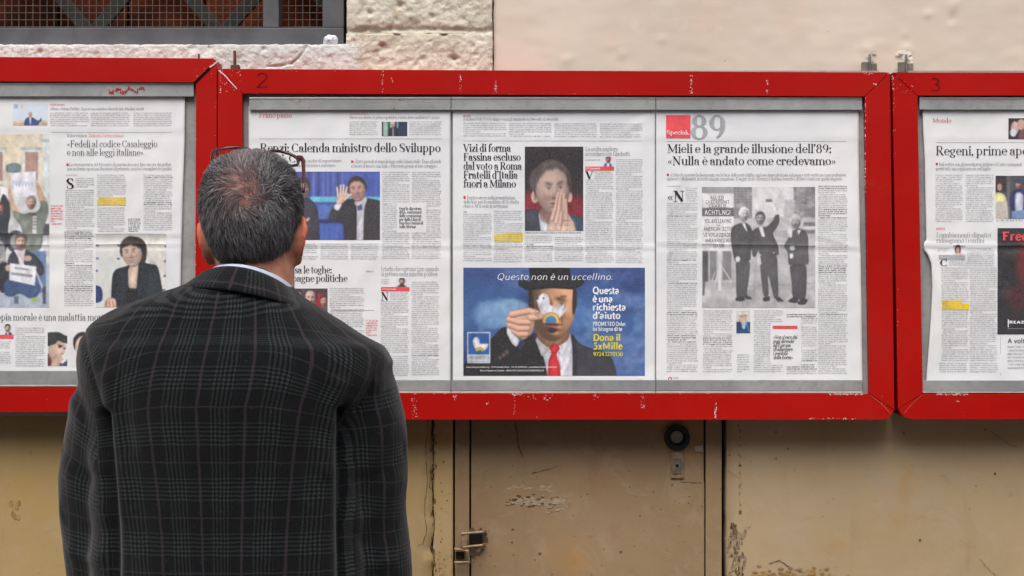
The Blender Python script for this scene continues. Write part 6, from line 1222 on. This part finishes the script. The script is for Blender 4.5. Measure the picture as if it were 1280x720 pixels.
th_ = np.linspace(0, PI, 400); arc_ = np.concatenate([[0], np.cumsum(np.hypot(np.diff(.185*np.sin(th_)), np.diff(.125*np.cos(th_))))]); ang_ = np.arctan2(np.abs(dx_)/.185, -(V[:, 1]-by)/.125); U[:, 0] = (np.sign(dx_)*np.interp(ang_, th_, arc_)-.16*np.clip(V[:, 2]-1.34, 0, 1))/.0665+.33; U[:, 1] = (V[:, 2]+droop-(V[:, 1]-by)*.55*np.clip((V[:, 2]-1.42)/.04, 0, 1))/.0800+.22
for q in (-1, 1):
    d_, par, axp = seg_dist(V, ARM[q]); bound = M(124 if q < 0 else 452, 0).x
    seam_x = np.interp(V[:, 2], [.8, M(0, 560).z, M(0, 510).z, M(0, 465).z, M(0, 440).z, M(0, 405).z], [M(138, 0).x, M(133, 0).x, M(130, 0).x, M(116, 0).x, M(108, 0).x, M(104, 0).x] if q < 0 else [M(432, 0).x, M(432, 0).x, M(446, 0).x, M(470, 0).x, M(484, 0).x, M(500, 0).x])
    m_ = (V[:, 0] < seam_x) if q < 0 else (V[:, 0] > seam_x); isl = np.where(m_, q, isl)
    rel = V-axp; ang = np.arctan2(rel[:, 0]*1.0, -rel[:, 1])
    side[q] = (np.stack([ang*.058/.0665+.6, (-par)/.080+.55+.10*np.sin(ang)], -1), m_)
# relief: shoulder fullness, seams, creases
f = np.zeros(len(V)); pxv = 640+V[:, 0]*FPX/(CAMD+V[:, 1]); pyv = 360-(V[:, 2]-CAMZ)*FPX/(CAMD+V[:, 1]); back = V[:, 1] < by
def crease(pts, a, wd):
    P_ = np.array(pts, float); best = np.full(len(V), 1e9); 
    for (ax, ay), (cx, cy) in zip(P_[:-1], P_[1:]):
        ex_, ey_ = cx-ax, cy-ay; t_ = np.clip(((pxv-ax)*ex_+(pyv-ay)*ey_)/(ex_*ex_+ey_*ey_), 0, 1); best = np.minimum(best, np.hypot(pxv-ax-t_*ex_, pyv-ay-t_*ey_))
    return a*np.exp(-(best/wd)**2)*back
f += crease([(104, 414), (108, 440), (116, 468), (128, 508), (131, 545)], -.0026, 2.6); f += crease([(488, 440), (472, 466), (448, 510), (432, 560)], -.0026, 2.6); f += crease([(99, 420), (102, 445), (110, 470)], .001, 5); f += crease([(494, 448), (480, 474), (458, 512)], .001, 5)      # armhole seams
f += crease([(131, 520), (136, 580), (140, 640), (141, 730)], -.015, 8); f += crease([(430, 515), (430, 580), (430, 640), (432, 730)], -.017, 9)             # gap between sleeve and back
f += crease([(133, 470), (140, 520), (148, 580), (154, 640)], .0045, 9); f += crease([(150, 480), (162, 560)], -.0030, 9)
f += crease([(426, 480), (416, 530), (408, 590)], .0045, 9); f += crease([(405, 490), (392, 560), (386, 620)], -.0032, 10); f += crease([(360, 520), (352, 620)], .002, 14)
f += crease([(300, 372), (299, 520), (292, 730)], -.0020, 1.8)
f += crease([(80, 560), (104, 590), (128, 604)], -.0032, 9); f += crease([(84, 590), (110, 626), (130, 640)], +.0024, 10); f += crease([(78, 640), (100, 660), (128, 668)], -.0024, 10); f += crease([(90, 500), (112, 560), (124, 610)], .0035, 8); f += crease([(84, 690), (120, 700)], .004, 9)
f += crease([(505, 560), (480, 590), (450, 600)], -.0032, 10); f += crease([(500, 600), (470, 640), (450, 650)], .0028, 11); f += crease([(508, 650), (480, 672), (452, 676)], -.0026, 10); f += crease([(490, 520), (462, 590)], .003, 8); f += crease([(500, 700), (464, 706)], .004, 9); f += crease([(478, 444), (470, 480), (474, 520)], .0025, 6)
f += .0022*fbm(V[:, 0]*11+V[:, 2]*5, V[:, 2]*9+V[:, 1]*9, 33, 3)+.0008*fbm(V[:, 0]*40, V[:, 2]*34+V[:, 1]*30, 34, 2)
V2 = V+N*f[:, None]; me.vertices.foreach_set('co', V2.astype(np.float32).ravel())
uv = me.uv_layers.new(name='cloth'); li = np.empty(len(me.loops), np.int32); me.loops.foreach_get('vertex_index', li)
fs = np.empty(len(me.polygons), np.int32); me.polygons.foreach_get('loop_start', fs); ft = np.empty(len(me.polygons), np.int32); me.polygons.foreach_get('loop_total', ft)
face_of = np.repeat(np.arange(len(fs)), ft); reg = isl[li[fs]][face_of]
out = U[li]
for q in (-1, 1): out = np.where((reg == q)[:, None], side[q][0][li], out)
uv.data.foreach_set('uv', out.astype(np.float32).ravel()); me.update()

# jacket collar, undercollar stand and shirt collar
def collar(name, rows, mat, a0=-58, a1=238, nu_=90, thick=.004, sub=None):
    """rows from top to bottom: (cx, cy, a, b, z_back, z_side, z_front); angle -90 is the back"""
    P_ = []
    ang = np.radians(np.linspace(a0-0, a1, nu_))
    ang = np.radians(np.linspace(-90-150, -90+150, nu_))
    for (cx, cy, a, b, zb, zs_, zf) in rows:
        s_ = np.sin(ang); z = np.where(s_ < 0, zb*(-s_)**1.3+zs_*(1-(-s_)**1.3), zs_+(zf-zs_)*s_); z = z-.16*a*np.cos(ang); P_.append(np.stack([cx+a*np.cos(ang), cy+b*s_, z], -1))
    P_ = np.array(P_); R, C = P_.shape[:2]
    o = mesh_obj(name, P_.reshape(-1, 3), grid_faces(C, R), mat, man, True)
    s_ = o.modifiers.new('s', 'SOLIDIFY'); s_.thickness = thick; s_.offset = 0
    b_ = o.modifiers.new('b', 'SUBSURF'); b_.levels = 1; b_.render_levels = 1
    uvl = o.data.uv_layers.new(name='cloth'); A_ = np.repeat(ang[None], R, 0).ravel(); rr_ = np.repeat(np.linspace(0, 1, R), C); lidx = np.empty(len(o.data.loops), np.int32); o.data.loops.foreach_get('vertex_index', lidx)
    uvl.data.foreach_set('uv', np.stack([A_*.085/.0665+.1, rr_*.55+.62], -1)[lidx].astype(np.float32).ravel()); return o
nx_, ny_ = M(312, 0, -.47).x, -.468
zc = lambda py, y=-.55: M(0, py, y).z
collar('jacket_collar', [(nx_-.001, ny_, .0645, .0660, zc(336), zc(361, -.47), zc(400, -.4)), (nx_-.002, ny_-.001, .0675, .0705, zc(334.6), zc(358, -.47), zc(398, -.4)), (nx_-.003, ny_-.002, .0720, .0765, zc(337.5), zc(360, -.47), zc(398, -.4)), (nx_-.004, ny_-.004, .079, .083, zc(345), zc(366, -.47), zc(404, -.4)), (nx_-.006, ny_-.006, .0885, .0905, zc(354), zc(373, -.47), zc(410, -.4)), (nx_-.008, ny_-.007, .0965, .0975, zc(362), zc(379, -.47), zc(416, -.4)), (nx_-.008, ny_-.006, .0975, .0955, zc(363.6), zc(380.6, -.47), zc(418, -.4))], TW.m)
SH = m_plain('pale_blue_shirt', (196, 206, 224), .8, .2, 0, .06, 80)
collar('shirt_collar', [(nx_+.002, ny_+.001, .0600, .0590, zc(332.5), zc(353, -.47), zc(380, -.4)), (nx_+.002, ny_, .0625, .0615, zc(331.5), zc(351, -.47), zc(379, -.4)), (nx_+.001, ny_-.001, .0650, .0650, zc(336), zc(360, -.47), zc(390, -.4)), (nx_, ny_-.001, .066, .067, zc(348), zc(370, -.47), zc(400, -.4))], SH, thick=.003)
# trousers and shoes (below the frame)
TR = m_plain('dark_grey_trousers', (52, 54, 60), .9, .1, 0, .1, 200)
remesh('trousers', [loft([(cX, by+.01, .80, .155, .095, .100), (cX, by+.01, .90, .155, .092, .100), (cX, by+.01, 1.0, .148, .085, .095)], 40), capsule([(cX-.086, by, .86), (cX-.095, by, .5), (cX-.10, by, .14)], [.094, .075, .068], 24), capsule([(cX+.086, by, .86), (cX+.095, by, .5), (cX+.10, by, .14)], [.094, .075, .068], 24)], .009, 4, TR, man)
for q in (-1, 1): remesh('shoe', [capsule([(cX+q*.10, by-.05, .045), (cX+q*.105, by+.05, .042), (cX+q*.118, by+.15, .035)], [.042, .045, .034], 18), loft([(cX+q*.108, by+.045, .002, .045, .13, .14, 2.6), (cX+q*.108, by+.045, .022, .046, .13, .142, 2.6)], 28)], .006, 3, m_plain('black_leather', (26, 24, 24), .35, .5), man)

# ---- glasses pushed up on the head: a thing of its own
GM = m_plain('dark_tortoise_acetate', (60, 26, 28), .25, .6, 0, .3, 60, 0)
yg = -.405
gl = thing('eyeglasses', 'dark reddish brown spectacles pushed up on top of the grey haired head', 'glasses', tuple(M(324, 195, yg)))
def G_(px, py, y): return M(px, py, y)
def loop3(pts, rad): return tube([*pts, pts[0], pts[1]], rad, 8, False)
# right lens ring (rounded rectangle, tilted so the camera looks at it very obliquely)
rgt = [G_(333, 190.5, -.43), G_(340, 188.4, -.418), G_(350, 188.8, -.412), G_(362, 192.0, -.410), G_(370, 196.4, -.415), G_(373.6, 201, -.425), G_(371.6, 206.2, -.440), G_(364, 207.4, -.449), G_(354, 205.6, -.455), G_(343, 201.8, -.456), G_(335.4, 196.8, -.448)]
lft = [G_(316, 189.5, -.43), G_(308, 185.6, -.418), G_(297, 184.2, -.412), G_(284, 184.8, -.410), G_(275, 187.4, -.415), G_(271.6, 191.4, -.425), G_(274, 196.6, -.440), G_(282, 199.6, -.449), G_(292, 200.2, -.455), G_(303, 198.8, -.456), G_(312, 195.4, -.448)]
for nm, L_ in (('rim', rgt), ('rim', lft)):
    rim = build(nm, loop3(L_, .0023), GM, gl, True)
    c_ = sum(L_, Vector())/len(L_); m = Mb(); m.v = [tuple(p_) for p_ in L_]+[tuple(c_)]; m.f = [(i, (i+1) % len(L_), len(L_)) for i in range(len(L_))]
    gm = bpy.data.materials.get('lens_glass')
    if not gm:
        gm = bpy.data.materials.new('lens_glass'); gm.use_nodes = True; pr = gm.node_tree.nodes['Principled BSDF']; pr.inputs['Transmission Weight'].default_value = 1; pr.inputs['Roughness'].default_value = 0.02; pr.inputs['IOR'].default_value = 1.02; pr.inputs['Base Color'].default_value = (.97, .98, .98, 1)
    build('lens', m, gm, rim)
build('bridge', tube([G_(314.5, 188.4, -.428), G_(320, 186.6, -.420), G_(327, 187.4, -.420), G_(334.5, 190, -.428)], .0017, 8), GM, gl, True)
for a in ([G_(371, 196.5, -.415), G_(376.5, 197.2, -.415), G_(379, 201, -.425), G_(379.6, 214, -.445), G_(380.2, 228, -.465), G_(379.4, 240, -.482)], [G_(274, 187.2, -.415), G_(268.8, 188, -.415), G_(266.6, 192, -.425), G_(264.6, 203, -.445), G_(261, 216, -.470), G_(257, 230, -.49)]):
    build('temple_arm', tube(a, [.0030, .0037, .0034, .0028, .0025, .0022], 8), GM, gl, True)
